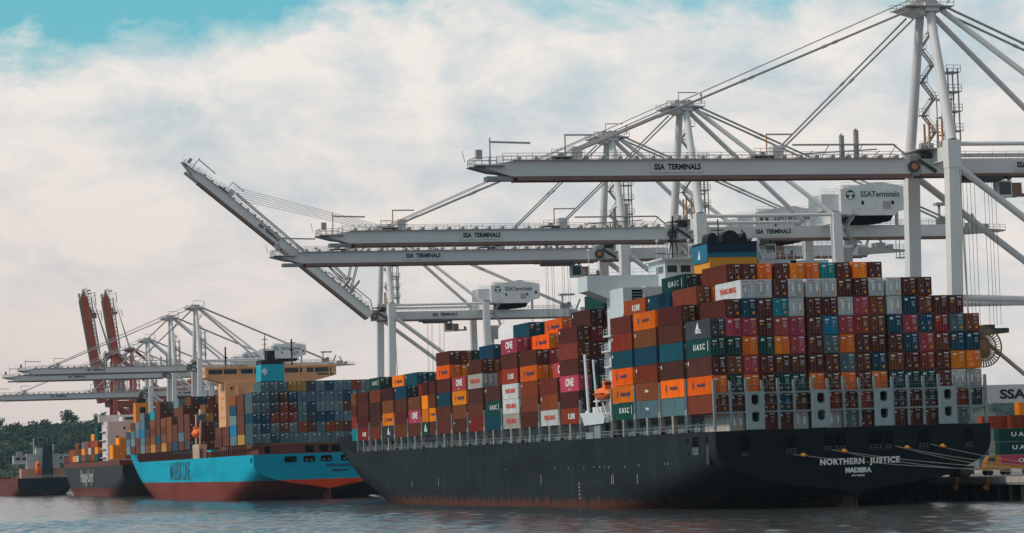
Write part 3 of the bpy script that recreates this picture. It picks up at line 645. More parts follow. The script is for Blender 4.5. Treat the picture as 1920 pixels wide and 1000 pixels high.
b = MB(); b.box((-.1, 61.5, DZ), (.8, 65.5, 14.6), 0); b.box((0, 66.5, DZ), (.5, 71, DZ + 1.0), 0); b.rail((.1, 56, DZ), (.1, 74, DZ), 1.1, 1.2, .06); b.rail((.1, 56, DZ + 2.7), (.1, 74, DZ + 2.7), 1.1, 1.5, .05); b.build('deck_locker', steel_b, ship)
lb = empty('lifeboat', NS + Vector((.8, 58.2, 18.7)), 'orange enclosed lifeboat hung in white davits beside the bridge tower', 'lifeboat')
b = MB(); n = 14
prof = [(-.2, .05), (.6, .62), (2, .92), (5, 1.0), (7.6, .93), (9.0, .62), (9.8, .05)]
for k in range(len(prof) - 1):
    pass
ring = 12
for y, s in prof:
    for i in range(ring):
        a = 2 * math.pi * i / ring; b.v.append((1.45 * s * math.cos(a), y, 1.45 + (1.25 if math.sin(a) > 0 else 1.4) * s * math.sin(a)))
for k in range(len(prof) - 1):
    for i in range(ring):
        j = (i + 1) % ring; b.f.append((k * ring + i, k * ring + j, (k + 1) * ring + j, (k + 1) * ring + i)); b.m.append(0)
b.build('hull', lifeb, lb, smooth=True)
b = MB(); b.prism([(.9, 2.2), (3.4, 2.3), (3.1, 4.0), (1.2, 3.9)], 0, -.7, .7, 0); b.build('conning_cabin', lifeb, lb)
b = MB(); b.box((-1.56, 1.2, 1.32), (1.56, 8.8, 1.5)); b.build('rubbing_strake', mat('strake_dark_orange', (0.35, 0.05, 0.01)), lb)
b = MB(); b.box((-.8, .7, 3.1), (.8, .9, 3.6)); b.box((-.74, 1.6, 3.2), (.74, 2.6, 3.6)); b.build('window', glass, lb)

lb.scale = (.8, .78, .85)
# mooring lines
bol = []
def rope_line(p, q, sag, label):
    p = Vector(p); q = Vector(q); b = MB(); n = 10; pts = [p.lerp(q, i / n) - Vector((0, 0, sag * 4 * (i / n) * (1 - i / n))) for i in range(n + 1)]
    for a, c in zip(pts, pts[1:]): b.tube(a, c, .045, 5, caps=False)
    o = b.build('mooring_line', rope); return tag(o, label, 'mooring line', 'mooring lines from the black stern')
def guard(p, d, label):
    b = MB(); p = Vector(p); d = Vector(d).normalized(); b.tube(p, p + d * .12, .34, 12); b.tube(p + d * .12, p + d * .5, .15, 8); b.tube(p - d * .35, p, .24, 8)
    tag(b.build('rat_guard', mat('guard_orange', (0.75, 0.30, 0.03), dirt=.3)), label, 'rat guard', 'rat guards on the mooring lines')
qx = 189.0; QZ = 3.7
BOLL = Vector((203.0, 406.0, QZ + .5))
for i, (x, z, dxq) in enumerate(((12.4, 8.3, 0), (18.8, 8.8, .25), (29.2, 9.1, .5), (35.2, 9.2, .75))):
    p = Vector((NS.x + x, NS.y - .15, z)); q = BOLL + Vector((dxq, 0, 0))
    if i == 3: q = Vector((206.0, 410.0, QZ + .5))
    w_ = ['longest mooring line, from the leftmost of the roped stern openings', 'mooring line from the twin openings left of the ship name', 'mooring line from the twin openings right of the stern centre', 'shortest mooring line, from the opening nearest the quay'][i]
    rope_line(p, q, .9, w_); 
    if i in (1, 2): rope_line(p + Vector((.3, 0, -.1)), q + Vector((.6, 0, 0)), 1.5, w_.replace('mooring line', 'slacker lower mooring line'))
    d = q - p; gp = p + d.normalized() * (1.9 if i else 1.6)
    guard(gp, d, ['rat guard disc on the longest mooring line', 'rat guard disc on the second mooring line', 'rat guard disc on the third mooring line', 'rat guard disc on the shortest mooring line'][i])
bb = MB()
for i, (x, y) in enumerate(((203.3, 406.), (206.1, 410.))):
    b = MB(); b.tube((0, 0, 0), (0, 0, .55), .3, 10); b.tube((0, 0, .55), (0, 0, .8), .45, 10); o = b.build('bollard', mat('bollard_yellow', (0.6, 0.3, .03)), None, (x, y, QZ)); tag(o, ['yellow quay bollard holding most of the mooring lines', 'yellow quay bollard holding only the shortest mooring line'][i], 'bollard', 'quay bollards')

# ------------------------------------------------------------------ the light blue ship
MS = Vector((134., 798., 0)); MBm = 43.2; MD = 13.0
ms = empty('container_ship', MS, 'light blue container ship with red boot topping and cream bridge', 'container ship')
mh = loft_hull('hull', MBm, 312, MD, 0, [hm_m, tr_m, deck_rd], ms, zt=3.6, h_full=7.2, y_run=70, bow0=(180, 262), rise=6.0, rake=20, fc=60, expb=(1.7, 3.2))
text('hull_lettering', 'MAERSK LINE', 8.2, mat('lettering_dark_blue', (0.008, 0.065, 0.11)), ms, (-.05, 146, 8.9), 'side', .12, sx=.95)
text('ship_name', 'ANNA MAERSK', 1.15, black, ms, (24.6, -.04, 9.4), 'stern', .03)
text('home_port', 'KØBENHAVN', .8, black, ms, (24.6, -.04, 8.0), 'stern', .03)
for x0, x1 in ((8.8, 12.3), (14.2, 17.6), (19.2, 22.4), (25.0, 28.5), (31, 34), (36, 38.5)):
    b = MB(); z0, z1, r = 10.6, 12.3, .35
    b.prism([(x0 + r, z0), (x1 - r, z0), (x1, z0 + r), (x1, z1 - r), (x1 - r, z1), (x0 + r, z1), (x0, z1 - r), (x0, z0 + r)], 1, -.06, -.02, 0)
    if x0 > 10:
        for k in (1.0, 2.4): b.ball((x0 + k, -.09, z0 + .5), .4, 8, 1, (1, .3, 1))
    b.build('mooring_opening', [dark, mat('winch_grey', (0.06, .10, .11))], ms)
b = MB(); b.box((-.08, 2.5, 10.8), (-.02, 4.8, 12.1)); b.build('side_port', dark, ms)
b = MB(); b.prism([(1, -4), (7.5, -4), (7.5, 3.7), (1.6, 3.6)], 0, -.5, .5); b.build('rudder', mat('rudder_brown', (0.18, 0.055, 0.045)), ms, (21.6, 0, 0))
b = MB(); b.box((1.6, 1.0, MD), (MBm - .8, 12, 15.4), 0); b.box((0.2, 1, 15.4), (MBm - .2, 13.5, 15.9), 0)
for k in range(4): b.box((19 + 3.6 * k, .96, 13.4), (21.6 + 3.6 * k, .99, 15.2), 1)
b.box((15, .96, 13.3), (17.4, .99, 15.2), 1); b.box((3.4, .96, 13.3), (5, .99, 15.2), 1)
b.box((3.0, 14, MD), (MBm - 3, 80, MD + 2), 0); b.box((3.0, 98, MD), (MBm - 3, 262, MD + 2), 0)
b.build('deck_structure', [deck_rd, dark], ms)
stm = MB().box((0, 0, 0), (.4, .4, 3)).mesh('stanchion', [deck_rd])
for k in range(19): put('stanchion', stm, ms, (.1, 14 + k * 3.5, MD))
for k in range(46): put('stanchion', stm, ms, (.1, 98 + k * 3.5, MD))
hy = 88
b = MB(); b.box((6.5, hy, MD), (24, hy + 14, 36.2), 0); 
for k in range(6):
    z = 18 + k * 3.0; b.box((14, hy - 1.5, z), (24, hy, z + .2), 0); b.box((13.9, hy - 1.45, z + 1.0), (24, hy - 1.4, z + 1.1), 0)
    for x in (8.2, 16, 22): b.box((x, hy - .04, z + 1), (x + .7, hy - .01, z + 1.8), 1)
    for y in (hy + 3, hy + 8): b.box((6.46, y, z + 1), (6.49, y + .7, z + 1.8), 1)
b.box((8.8, hy - .05, 17.6), (10.4, hy - .01, 19.6), 1)
for k in range(5): b.beam((24, hy + 1 + k * .01, 20 + 3 * k), (14, hy - 1.2, 18.2 + 3 * k), .12, .12, 0)
b.box((10.2, hy - .6, 14), (10.6, hy - .02, 35), 0); b.box((19.4, hy - .6, 18), (19.7, hy - .02, 36), 0); b.box((24, hy + 3, MD), (27, hy + 9, 30), 0)
b.build('accommodation_block', [cream, dark], ms)
b = MB(); b.prism([(.6, 41.2), (.6, 37.9), (6, 36.2), (MBm - 8, 36.2), (MBm - 1.2, 37.9), (MBm - 1.2, 41.2)][::-1], 1, hy + 1, hy + 8, 0)
for k in range(4): b.box((1.4 + 10.4 * k, hy + .95, 38.9), (10.4 + 10.4 * k - (1.2 if k == 3 else 0), hy + .99, 40.3), 1)
b.box((36, hy + .9, 38.0), (41, hy + .94, 38.5), 1)
for k in range(9): b.box((1.2 + 4.8 * k, hy + .7, 37.9), (1.5 + 4.8 * k, hy + .98, 41.2), 0)
for k in range(6): b.prism([(3 + 6.6 * k, 36.2), (4.6 + 6.6 * k, 36.2), (4.6 + 6.6 * k, 34.6)], 1, hy + 1, hy + 1.4, 0)
b.box((.56, hy + 2, 38.9), (.59, hy + 7, 40.3), 1)
b.box((.4, hy + .8, 40.6), (MBm - 1, hy + .99, 40.9), 0); b.rail((.6, hy + 1, 41.2), (MBm - 1.2, hy + 1, 41.2), 1.2, 2, .06)
b.build('bridge_wing', [cream, glass], ms)
b = MB(); b.box((15.0, 70, MD), (21.8, 79, 33.9), 0); b.box((15.0, 70.0, 33.9), (21.8, 79, 35.8), 2); b.box((14.8, 69.8, 35.8), (22, 79.2, 40.9), 1); b.box((14.9, 69.9, 40.9), (21.9, 79.1, 42.3), 2); b.box((17.2, 72, 42.3), (19.6, 77, 45.2), 2)
b.prism([(x, z) for x, z in ((15.5, 38.4), (15.9, 37.4), (16.3, 38.4), (16.9, 37.8), (16.5, 38.7), (16.9, 39.5), (16.2, 39.2), (15.8, 40.0), (15.5, 39.2), (15.0, 39.4), (15.2, 38.8), (14.9, 38.2))][::-1], 1, 69.7, 69.79, 3)
b.tube((16.9, 74, 42), (16.9, 74, 50), .16, 6, 2); b.box((16.0, 73.8, 48.6), (17.8, 74.2, 48.8), 2); b.box((16.2, 73.8, 47.2), (17.6, 74.2, 47.4), 2)
b.m = [m for m in b.m]; b.build('funnel', [cream, cyanp, black, white], ms)
for xm, zm_ in ((7.5, 47.5), (28.5, 49.5)):
    b = MB(); b.tube((xm, hy + 4, 41.1), (xm, hy + 4, zm_), .28, 6); b.box((xm - .7, hy + 3.9, zm_ - 3.6), (xm + .7, hy + 4.1, zm_ - 3.2)); b.build('mast', black, ms)
l2 = empty('lifeboat', MS + Vector((.5, 110, 19.5)), 'small orange lifeboat beside the cream bridge of the light blue ship', 'lifeboat')
b = MB(); b.ball((0, 0, 1.5), 1.5, 12, 0, (1, 2.6, 1)); b.build('hull', lifeb, l2, smooth=True)
b = MB(); b.box((-.9, -1.2, 2.5), (.9, 1.0, 3.6)); b.build('conning_cabin', lifeb, l2)
b = MB()
b.tube((.6, 113, MD), (1.4, 116, 27), .35, 6); b.tube((.6, 106, MD), (1.2, 105, 25), .3, 6); b.box((.1, 103, MD), (2.6, 117, MD + 4.5)); b.box((1, 104, 27), (2, 108, 28.5)); b.build('davit', mat('davit_cream', (0.5, 0.36, .26)), ms)

STUFF = {}
def sbox(x, y, z, k, ln=12.0):
    b = STUFF.setdefault(k, MB()); b.box((x, y, z), (x + 2.48, y + ln, z + 2.84))
    r_ = STUFF.setdefault('~' + k, MB())
    for q_ in (.35, .95, 1.5, 2.1): r_.box((x + q_, y - .06, z + .15), (x + q_ + .05, y - .01, z + 2.7))
    d_ = STUFF.setdefault('!', MB()); d_.box((x + 1.22, y - .05, z + .1), (x + 1.27, y - .005, z + 2.75)); w_ = STUFF.setdefault('^', MB()); w_.box((x + 1.5, y - .07, z + 2.1), (x + 2.1, y - .062, z + 2.3)) if (int(x * 7 + z * 3) % 3) else w_.box((x + .4, y - .07, z + 2.0), (x + .8, y - .062, z + 2.35))
mstern = ['SSSSYYDQNQSKQQSS', 'SSDBNSSSSSNSQBSS'[0:16], 'QSDKBQNQQQBSQNSQ', 'NNKKKSDNNSQBSNQS', 'SNQAQKBSKABKSQBQ', 'SQNSSSQSSQSSQSNS']
mstern[0] = '.' + mstern[0][1:]
msr = [[0, 'Q'], [0, 'S'], [0, 'Q'], [0, 'N'], [0, 'Q'], [0, 'S']]
def mz(t): return 16.1 + t * 2.9
def mx(c): return MS.x + .2 + 2.62 * c
MROWS = []
for r, row in enumerate(mstern):
    for c, k in enumerate(row):
        if k == '.': k = 'T'
        if r == 0 and c == 0: continue
        MROWS.append((r, c, k))
left = 300 - NCONT[0] - 12
vis = sorted(MROWS, key=lambda a: a[1])
for i, (r, c, k) in enumerate(vis):
    if i < left and c < 14:
        container(mx(c), MS.y + 1, mz(5 - r), k, f"{CN[k]} container at the light blue ship's stern, {ORD[c]} column from left, {ORD[5-r]} tier up", "containers at the stern of the light blue ship", var=1)
    else: sbox(mx(c), MS.y + 1, mz(5 - r), k)
PAL = 'BBBABMSBQNABKDYBBBAMBAM'
rs = random.Random(11)
def bay(y, h0, spec=None, ncol=4, hcols=None, pal=PAL, base=None, ship_o=MS, mzf=mz):
    for c in range(ncol):
        h = (hcols[c] if hcols and c < len(hcols) else h0)
        for t in range(-1 if base else 0, h):
            if spec and c == 0: k = spec[t] if t < len(spec) else 'B'
            else: k = rs.choice(pal)
            sbox(ship_o.x + .2 + 2.62 * c, y, mzf(t), k)
bay(MS.y + 15.5, 5, 'YBBBB', 3, [5, 5, 5]); bay(MS.y + 29.5, 5, 'SLQNR', 3, [5, 5, 5]); bay(MS.y + 43.5, 2, 'BB', 3); bay(MS.y + 57.5, 2, 'MB', 5)
f0 = 123.0
hts = [([4, 4, 5, 5, 6], 'DBBB'), ([5, 6, 6, 6, 6, 6, 6, 6], 'BSBBB'), ([3, 4, 6, 6, 6], 'NBB'), ([4, 6, 6, 6, 6, 6, 6], 'BAAA'), ([4, 4, 5, 6], 'YABA'), ([6, 6, 6, 6, 6, 6], 'BNBBBB'), ([5, 5, 5], 'YABAT'), ([3, 3, 4], 'ABM'), ([5, 5, 5, 5], 'QSLSS'), ([4, 5, 5, 5], 'BBSQQ'), ([4, 4], 'BQSB'), ([3, 4], 'QSD')]
for i, (hc, sp) in enumerate(hts):
    bay(MS.y + f0 + i * 14.0, hc[0], sp, len(hc), hc)

# ------------------------------------------------------------------ the grey ship
GS = Vector((139., 1140., 0)); GD = 12.6
gs = empty('container_ship', GS, 'grey container ship with white house behind the light blue ship', 'container ship')
loft_hull('hull', 40, 275, GD, 0, [hm_3, tr_3, deck_rd], gs, zt=3, h_full=7, y_run=70, bow0=(165, 215), rise=3.5, rake=14, fc=55)
text('hull_lettering', 'Hapag-Lloyd', 7.4, mat('faded_lettering', (0.33, .33, .33)), gs, (-.1, 128, 8.4), 'side', .22, sx=1.35)
b = MB(); b.box((1.5, 60, GD), (38, 80, 31), 0); b.box((-.2, 74, 31), (40.2, 79, 34), 0); b.box((8, 62, 31), (30, 74, 33), 0)
for k in range(4): z = 16 + k * 3.6; b.box((1.44, 63, z + 1), (1.49, 64, z + 2), 1); b.box((.4, 66, z), (1.4, 80, z + .3), 0); b.box((5 + 3 * (k % 2), 59.94, z + 1), (6 + 3 * (k % 2), 59.99, z + 1.9), 1); b.box((14, 59.94, z + 1), (15, 59.99, z + 1.9), 1)
for k in range(3): b.box((9 + 5 * k, 61.9, 31.6), (12.5 + 5 * k, 61.99, 32.7), 1)
b.build('accommodation_block', [mat('house_white_pink', (0.62, 0.54, .52), dirt=.2), glass], gs)
b = MB(); b.box((12, 49, GD), (17.3, 56, 38.2), 0); b.box((12.7, 50, 38.2), (16.5, 55, 40), 1); b.tube((14.5, 52, 40), (14.5, 52, 42), .6, 6, 1)
for z in (29.6, 34): b.box((13.7, 48.9, z), (16.1, 48.99, z + 2.4), 1)
b.build('funnel', [orange_p, black], gs)
b = MB()
b.box((.4, 12, GD), (1.4, 230, GD + 2.2))
b.box((3, 55, GD), (37, 230, GD + 2.2)); b.build('deck_structure', deck_rd, gs)
b = MB()
def gz(t): return 15.2 + t * 2.9
for i in range(11):
    h = [5, 4, 3, 3, 3, 2, 3, 2, 2, 1, 1][i]; bay(GS.y + 94 + i * 13, h, None, 8, [h, h, h, min(5, h + 1)], 'OBKBMGVKBAS', ship_o=GS + Vector((1, 0, 0)), mzf=gz)
bay(GS.y + 32, 4, None, 12, [2, 3, 3], 'OBKROMD', ship_o=GS, mzf=gz)
# all remaining far containers: one object
allb = MB(); mats_ = []
for mi, (k, b) in enumerate(sorted(STUFF.items())):
    n = len(allb.v); allb.v += b.v; allb.f += [tuple(i + n for i in f_) for f_ in b.f]; allb.m += [mi] * len(b.f); mats_.append(rodmat(k[1]) if k[0] == '~' else black if k == '!' else white if k == '^' else cmat(k))
o = allb.build('distant_containers', mats_); tag(o, 'mass of distant containers in mixed colours stacked on the two farther ships', 'containers', None, 'stuff')

# ------------------------------------------------------------------ the far bulk carrier
FS = Vector((128.0, 1490., 0))
fs = empty('cargo_ship', FS, 'small dark blue cargo ship seen from astern below the wooded hill', 'cargo ship')
navy_h = hull_mat('hull_navy', (0.016, 0.022, 0.036), (0.13, 0.03, 0.025), 1.0, -5, (0.12, .05, .04), rust_amt=0)
loft_hull('hull', 28, 210, 8.6, 0, [hull_mat('hull_red_brown', (0.13, 0.035, 0.03), (0.13, 0.035, 0.03), -5, -5, (.1, .05, .04), rust_amt=0), navy_h, deck_rd], fs, zt=.3, h_full=5, y_run=40, bow0=(150, 180), rise=1, rake=4, zlo=-5)
b = MB(); b.box((3, 12, 8.6), (26, 24, 13.5), 1); b.box((-.5, 17, 16.0), (29.5, 23, 20.5), 0); b.box((6, 14, 13.5), (23, 24, 21), 0); b.box((11, 15, 20.5), (18, 22, 24), 0)
for k in range(8): b.box((.5 + k * 3.6, 16.9, 18), (3 + k * 3.6, 16.99, 19.4), 2)
b.build('accommodation_block', [mat('house_grey_white', (0.45, .46, .46)), mat('house_peach', (0.50, 0.27, .16)), glass], fs)
b = MB(); b.prism([(13.2, 9), (19, 9), (18.4, 25), (14.2, 25)], 1, 8, 13); b.tube((15, 10, 25), (15, 10, 31), .3, 6); b.tube((17, 10, 25), (17, 10, 28), .5, 6); b.build('funnel', mat('funnel_dark_blue', (0.012, .03, .055)), fs)
b = MB(); b.tube((10, 16, 20), (10, 16, 29), .4, 6); b.tube((8, 16, 27), (12.5, 16, 23), .4, 6); b.tube((20, 16, 20), (20, 16, 26), .3, 6); b.box((1, 16, 20.5), (4, 18, 22.5)); b.rail((0, 1, 8.6), (29, 1, 8.6), 1.4, 2, .12); b.build('mast', mat('mast_grey', (0.4, .38, .37)), fs)
text('ship_name', 'OCEAN TRADER', 1.2, mat('brown_lettering', (0.4, .2, .15)), fs, (16, -.1, 7), 'stern', .05) if False else None
l3 = empty('lifeboat', FS + Vector((11, 6, 10)), 'upright orange lifeboat on the stern of the small dark blue ship', 'lifeboat')
b = MB(); b.ball((0, 0, 3.6), 1.5, 10, 0, (1, 1.2, 2.5)); b.build('hull', lifeb, l3, smooth=True)
b = MB(); b.box((-.5, -1.9, 5), (.5, -.5, 6)); b.build('window', glass, l3)

# ------------------------------------------------------------------ cranes
def stairs(b, x, y, z0, z1, n, w=3.2):
    dz = (z1 - z0) / n
    for i in range(n):
        xa, xb = (x, x + w) if i % 2 == 0 else (x + w, x); za, zb = z0 + i * dz, z0 + (i + 1) * dz
        for dy in (-.45, .45):
            b.beam((xa, y + dy, za), (xb, y + dy, zb), .08, .25); b.tube((xa, y + dy, za + 1), (xb, y + dy, zb + 1), .05, 4)
        for k in range(6): u = (k + .5) / 6; b.box((xa + (xb - xa) * u - .12, y - .42, za + dz * u), (xa + (xb - xa) * u + .12, y + .42, za + dz * u + .05))
        b.box((min(xb, xb) - .9, y - .7, zb - .08), (xb + .9, y + .7, zb)); b.rail((xb - .9, y - .7, zb), (xb + .9, y - .7, zb), 1.1, .9, .05)
GY = 17.6     # spacing of the legs along the quay
def make_crane(Y0, label, boom_up=0.0, trolley=14, base=3.7, low=0.0, paint=None, rails=True, name='container_crane', detail=True, sign=True, reel=False, post_t=True, X0=192.0):
    P = paint or crane_w
    root = empty(name, (X0, Y0, base), label, 'crane', 'white ship-to-shore cranes along the quay' if paint is None else 'red ship-to-shore cranes')
    zb, zt_, za = 54.6 - base - low, 57.2 - base - low, 83.6 - base - low   # boom bottom, top, apex
    GX = 30.5; ym = GY / 2
    pz = 33.2 - base - low; jz = 59.4 - base - low
    # legs
    for nm, x, y, w_ in (('leg', 0, 0, 2.15), ('leg', 0, GY, 2.2), ('leg', GX, 0, 2.0), ('leg', GX, GY, 1.9)):
        b = MB(); lean = -1.2 if x == 0 else 0.6
        b.beam((x + lean, y, 1.6), (x, y, jz - 4.6 if x == 0 else jz - 2.5), w_ * .8, w_ * .85, 0, w_, w_)
        b.box((x - w_ * .53, y - w_ * .53, jz - 4.6), (x + w_ * .53, y + w_ * .53, jz)) if x == 0 else b.box((x - .9, y - .9, jz - 2.5), (x + .9, y + .9, jz))
        b.box((x + lean - 1.2, y - 3.4, .4), (x + lean + 1.2, y + 3.4, 1.8), 1)
        for k in range(4): b.tube((x + lean - .5, y - 2.6 + k * 1.73, .4), (x + lean + .5, y - 2.6 + k * 1.73, .4), .42, 8, 1)
        b.build(nm, [P, crane_d], root)
    # portal beams
    b = MB(); b.beam((-.9, 0, 13.6), (GX + .4, 0, 13.6), 1.1, 2.7); b.beam((-.9, GY, 13.6), (GX + .4, GY, 13.6), 1.1, 2.7); b.beam((-.9, .6, 13.4), (-.9, GY - .6, 13.4), 1.3, 2.2); b.beam((GX + .3, .6, 13.4), (GX + .3, GY - .6, 13.4), 1.3, 2.2)
    pb = b.build('portal_beam', P, root)
    if sign: text('lettering', 'SSA', 2.1, black, pb, (6.4, -.6, 13.3), 'stern', .07, 'LEFT', sx=1.35)
    for y in (0, GY):
        b = MB(); b.tube((1.0, y, pz), (GX - .8, y, pz - 1.2 + (1.2 if y else 0)), .55, 10); b.build('portal_tube', P, root)
        b = MB(); b.tube((1.2, y, jz - 4.6), (GX - .6, y, pz), .62, 10); b.build('diagonal_brace', P, root)
        b = MB(); b.tube((1.4, y, jz - .6), (GX - .9, y, jz - .5), .38, 8); b.build('upper_tie', P, root)
    # cross beams along the quay at girder level
    b = MB(); b.beam((0, 1.3, jz - 2.0), (0, GY - 1.3, jz - 2.0), 1.2, 2.4); b.build('cross_beam', P, root); b = MB(); b.beam((0, 1.3, jz - 2.0 - .001), (0, 1.31, jz - 2.0), .01, .01); b.v = []; b.f = []; b.m = []
    b.beam((GX, .9, jz - 1.3), (GX, GY - .9, jz - 1.3), 1.1, 2.0); b.build('cross_beam', P, root); b = MB()
    b.box((-3.6, ym - 4.2, jz - .9), (2.2, ym + 4.2, jz - .7), 1); b.rail((-3.6, ym - 4.2, jz - .7), (2.2, ym - 4.2, jz - .7), 1.1, 1.2, .05)
    for dx in (-3, -1.6, .6): b.box((dx, ym - 3, jz - .7), (dx + .9, ym - 2, jz + .2 + .3 * (dx > 0)), 1)
    b.build('drive_platform', [P, crane_g], root)
    # A-frame posts
    for y, yt in ((0, ym - 2.0), (GY, ym + 2.0)):
        b = MB(); b.tube((0, y, jz), (0, yt, za - 1.2), .92, 16, 0, .72, caps=False); b.build('mast_post', P, root, smooth=True)
    b = MB(); b.box((-1.2, ym - 3.2, za - 1.6), (1.2, ym + 3.2, za), 0); b.box((-4.8, ym - 3.6, za - .9), (3.8, ym + 3.6, za - .75), 1)
    b.prism([(-5, za - 1.0), (-1, za - 2.2), (-1, za), (-2.0, za + .2)], 1, ym - 2.6, ym + 2.6) ; b.prism([(4, za - .8), (1, za - 2.0), (1, za)][::-1], 1, ym - 2.2, ym + 2.2)
    b.rail((-4.8, ym - 3.6, za - .75), (3.8, ym - 3.6, za - .75), 1.1, 1.2, .06, 1); b.rail((-4.8, ym + 3.6, za - .75), (3.8, ym + 3.6, za - .75), 1.1, 1.2, .06, 1)
    for x in (-1.6, -.2, 1.0): b.tube((x, ym - 1.6, za + .3), (x, ym + 1.6, za + .3), .62, 10, 1)
    b.tube((-.8, ym, za), (-.8, ym, za + 2.6), .09, 5, 1); b.box((-.9, ym - .1, za + 2.5), (3.4, ym + .1, za + 2.7), 1); b.tube((3.6, ym - 2, za), (3.6, ym - 2, za + 1.9), .16, 5, 1); b.ball((3.6, ym - 2, za + 1.9), .3, 6, 1)
    b.build('mast_head', [P, crane_g], root)
    # boom (turns about the hinge)
    hx = -4.2; bm = bpy.data.objects.new('boom', None)
    b = MB(); Lb = 72.0
    pr = [(0, zb - zt_), (-Lb + 2.5, zb - zt_), (-Lb - 1.8, -1.3), (-Lb - 1.8, -.9), (-Lb + 3.0, 0), (0, 0)]
    b.prism([(x, z) for x, z in pr], 1, -1.7, 1.7, 0)
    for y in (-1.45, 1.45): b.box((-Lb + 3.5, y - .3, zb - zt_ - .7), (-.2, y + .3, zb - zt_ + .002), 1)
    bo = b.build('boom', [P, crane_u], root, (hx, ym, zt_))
    b = MB()
    for y in (-1.9, 1.9): b.rail((-Lb + 1, y, .05), (-1.5, y, .05), 1.1, 2.4, .05); 
    b.box((-Lb + 1, -2.3, -.02), (-1.5, -1.72, .04)); b.box((-Lb + 1, 1.72, -.02), (-1.5, 2.3, .04))
    for k in range(24): x = -Lb + 4 + k * 2.85; b.tube((x, -1.3, .35), (x, 1.3, .35), .34, 8); b.box((x - .3, -1.0, 0), (x + .3, -.7, .35))
    b.build('walkway', crane_g, bo)
    b = MB(); b.box((-Lb - 3.8, -2.4, -.95), (-Lb + 1.2, 2.4, -.75)); b.rail((-Lb - 3.8, -2.4, -.75), (-Lb + 1, -2.4, -.75), 1.2, 1, .06); b.rail((-Lb - 3.8, 2.4, -.75), (-Lb + 1, 2.4, -.75), 1.2, 1, .06); b.rail((-Lb - 3.8, -2.4, -.75), (-Lb - 3.8, 2.4, -.75), 1.2, 1, .06)
    b.prism([(-Lb - 4.4, -1.0), (-Lb - 1, -1.9), (-Lb + 3.8, -2.4), (-Lb + 3.8, -1.0)][::-1], 1, -1.4, 1.4, 0)
    b.box((-Lb - 1.5, -1.2, -3.2), (-Lb + 2.8, 1.2, -2.5)); b.ball((-Lb + 3, 0, -3.2), .35, 6); b.tube((-Lb - .6, 0, -.7), (-Lb - .6, 0, 3.9), .14, 6); b.beam((-Lb - .6, 0, 3.2), (-Lb + 6.2, 0, 3.0), .25, .3); b.box((-Lb - 3, -.4, .4), (-Lb - 2, .4, 1.9)); b.tube((-Lb - 4.6, 1, 0), (-Lb - 5, 1, 1.9), .06, 5)
    b.build('end_platform', crane_g, bo)
    for sx_ in (-58.3, -23.5):
        b = MB(); b.box((sx_ - .9, -1.3, 0), (sx_ + .9, 1.3, 2.3), 0); b.box((sx_ - 4.5, -2, .5), (sx_ - .9, 2, .65), 1); b.rail((sx_ - 4.5, -2, .65), (sx_ + 1, -2, .65), 1.1, 1, .05, 1); b.tube((sx_ - 2.5, -.6, .9), (sx_ - 2.5, .6, .9), .5, 8, 1); b.tube((sx_ - 1.6, 0, 1), (sx_ - 1.6, 0, 4.3), .12, 5, 2); b.beam((sx_ - 1.7, 0, 4.3), (sx_ + 3.0, 0, 4.3), .2, .25, 1)
        b.build('stay_bracket', [P, crane_g, hoist_o], bo)
    for x, h_ in ((-12.2, 4.0), (-9.6, 4.9)):
        b = MB(); b.box((x - .2, -1.1, 0), (x + .45, -.3, h_)); b.tube((x - .35, -1.1, h_ - .1), (x + .1, -1.1, h_ + .3), .1, 5); b.build('stop_post', crane_g, bo)
    if sign:
        b = MB(); b.box((-46.0, -1.86, -2.15), (-36.8, -1.71, -.35)); b.build('sign_plate', mat('sign_plate_pale', (0.62, 0.61, .60), dirt=.1), bo)
        text('lettering', 'SSA  TERMINALS', 1.28, black, bo, (-41.4, -1.88, -1.25), 'stern', .055, sx=.86)
    # pipe truss close to the hinge
    b = MB(); b.tube((-21, -1.2, 2.4), (-3, -1.2, 2.4), .16, 6); b.tube((-3, -1.2, 2.4), (-.5, -1.2, .3), .16, 6); b.tube((-19, -1.2, .9), (-6, -1.2, 1.6), .12, 5)
    for k in range(6): b.tube((-19 + 3 * k, -1.2, .1), (-17.5 + 3 * k, -1.2, 2.4 if k % 2 else 1.4), .08, 4)
    b.build('pipe_truss', crane_g, bo)
    bo.rotation_euler = (0, R(boom_up), 0)
    if paint is not None: bo.scale = (.82, 1.5, 1.4)
    # hinge gear
    b = MB(); b.box((hx - .4, ym - 1.75, zb - .2), (hx + 1.6, ym + 1.75, zt_ + .6)); b.tube((hx + .2, ym - 2.2, zb + 1.2), (hx + .2, ym - 1.76, zb + 1.2), 1.0, 14, 1); b.tube((hx + .2, ym - 2.3, zb + 1.2), (hx + .2, ym - 2.2, zb + 1.2), .55, 10, 2)
    b.beam((hx + 1, ym - 2.0, zt_ - .2), (hx + 4.2, ym - 2.0, zb + .3), .35, .5, 1); b.box((hx + 2, ym - 2.1, zt_ + .1), (hx + 5, ym + 2.1, zt_ + .9), 1)
    b.build('hinge', [crane_g, crane_d, hoist_o], root)
    # fixed girder
    b = MB(); b.box((hx + 1.6, ym - 1.7, zb), (62.5, ym + 1.7, zt_ - .05), 0)
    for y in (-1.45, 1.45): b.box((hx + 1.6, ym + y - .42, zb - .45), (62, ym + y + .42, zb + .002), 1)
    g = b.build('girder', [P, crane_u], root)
    if sign:
        b = MB(); b.box((14.2, ym - 1.86, zt_ - 2.15), (23.4, ym - 1.71, zt_ - .35)); b.build('sign_plate', MATS['sign_plate_pale'], g); text('lettering', 'SSA  TERMINALS', 1.28, black, g, (18.8, ym - 1.88, zt_ - 1.25), 'stern', .055, sx=.86)
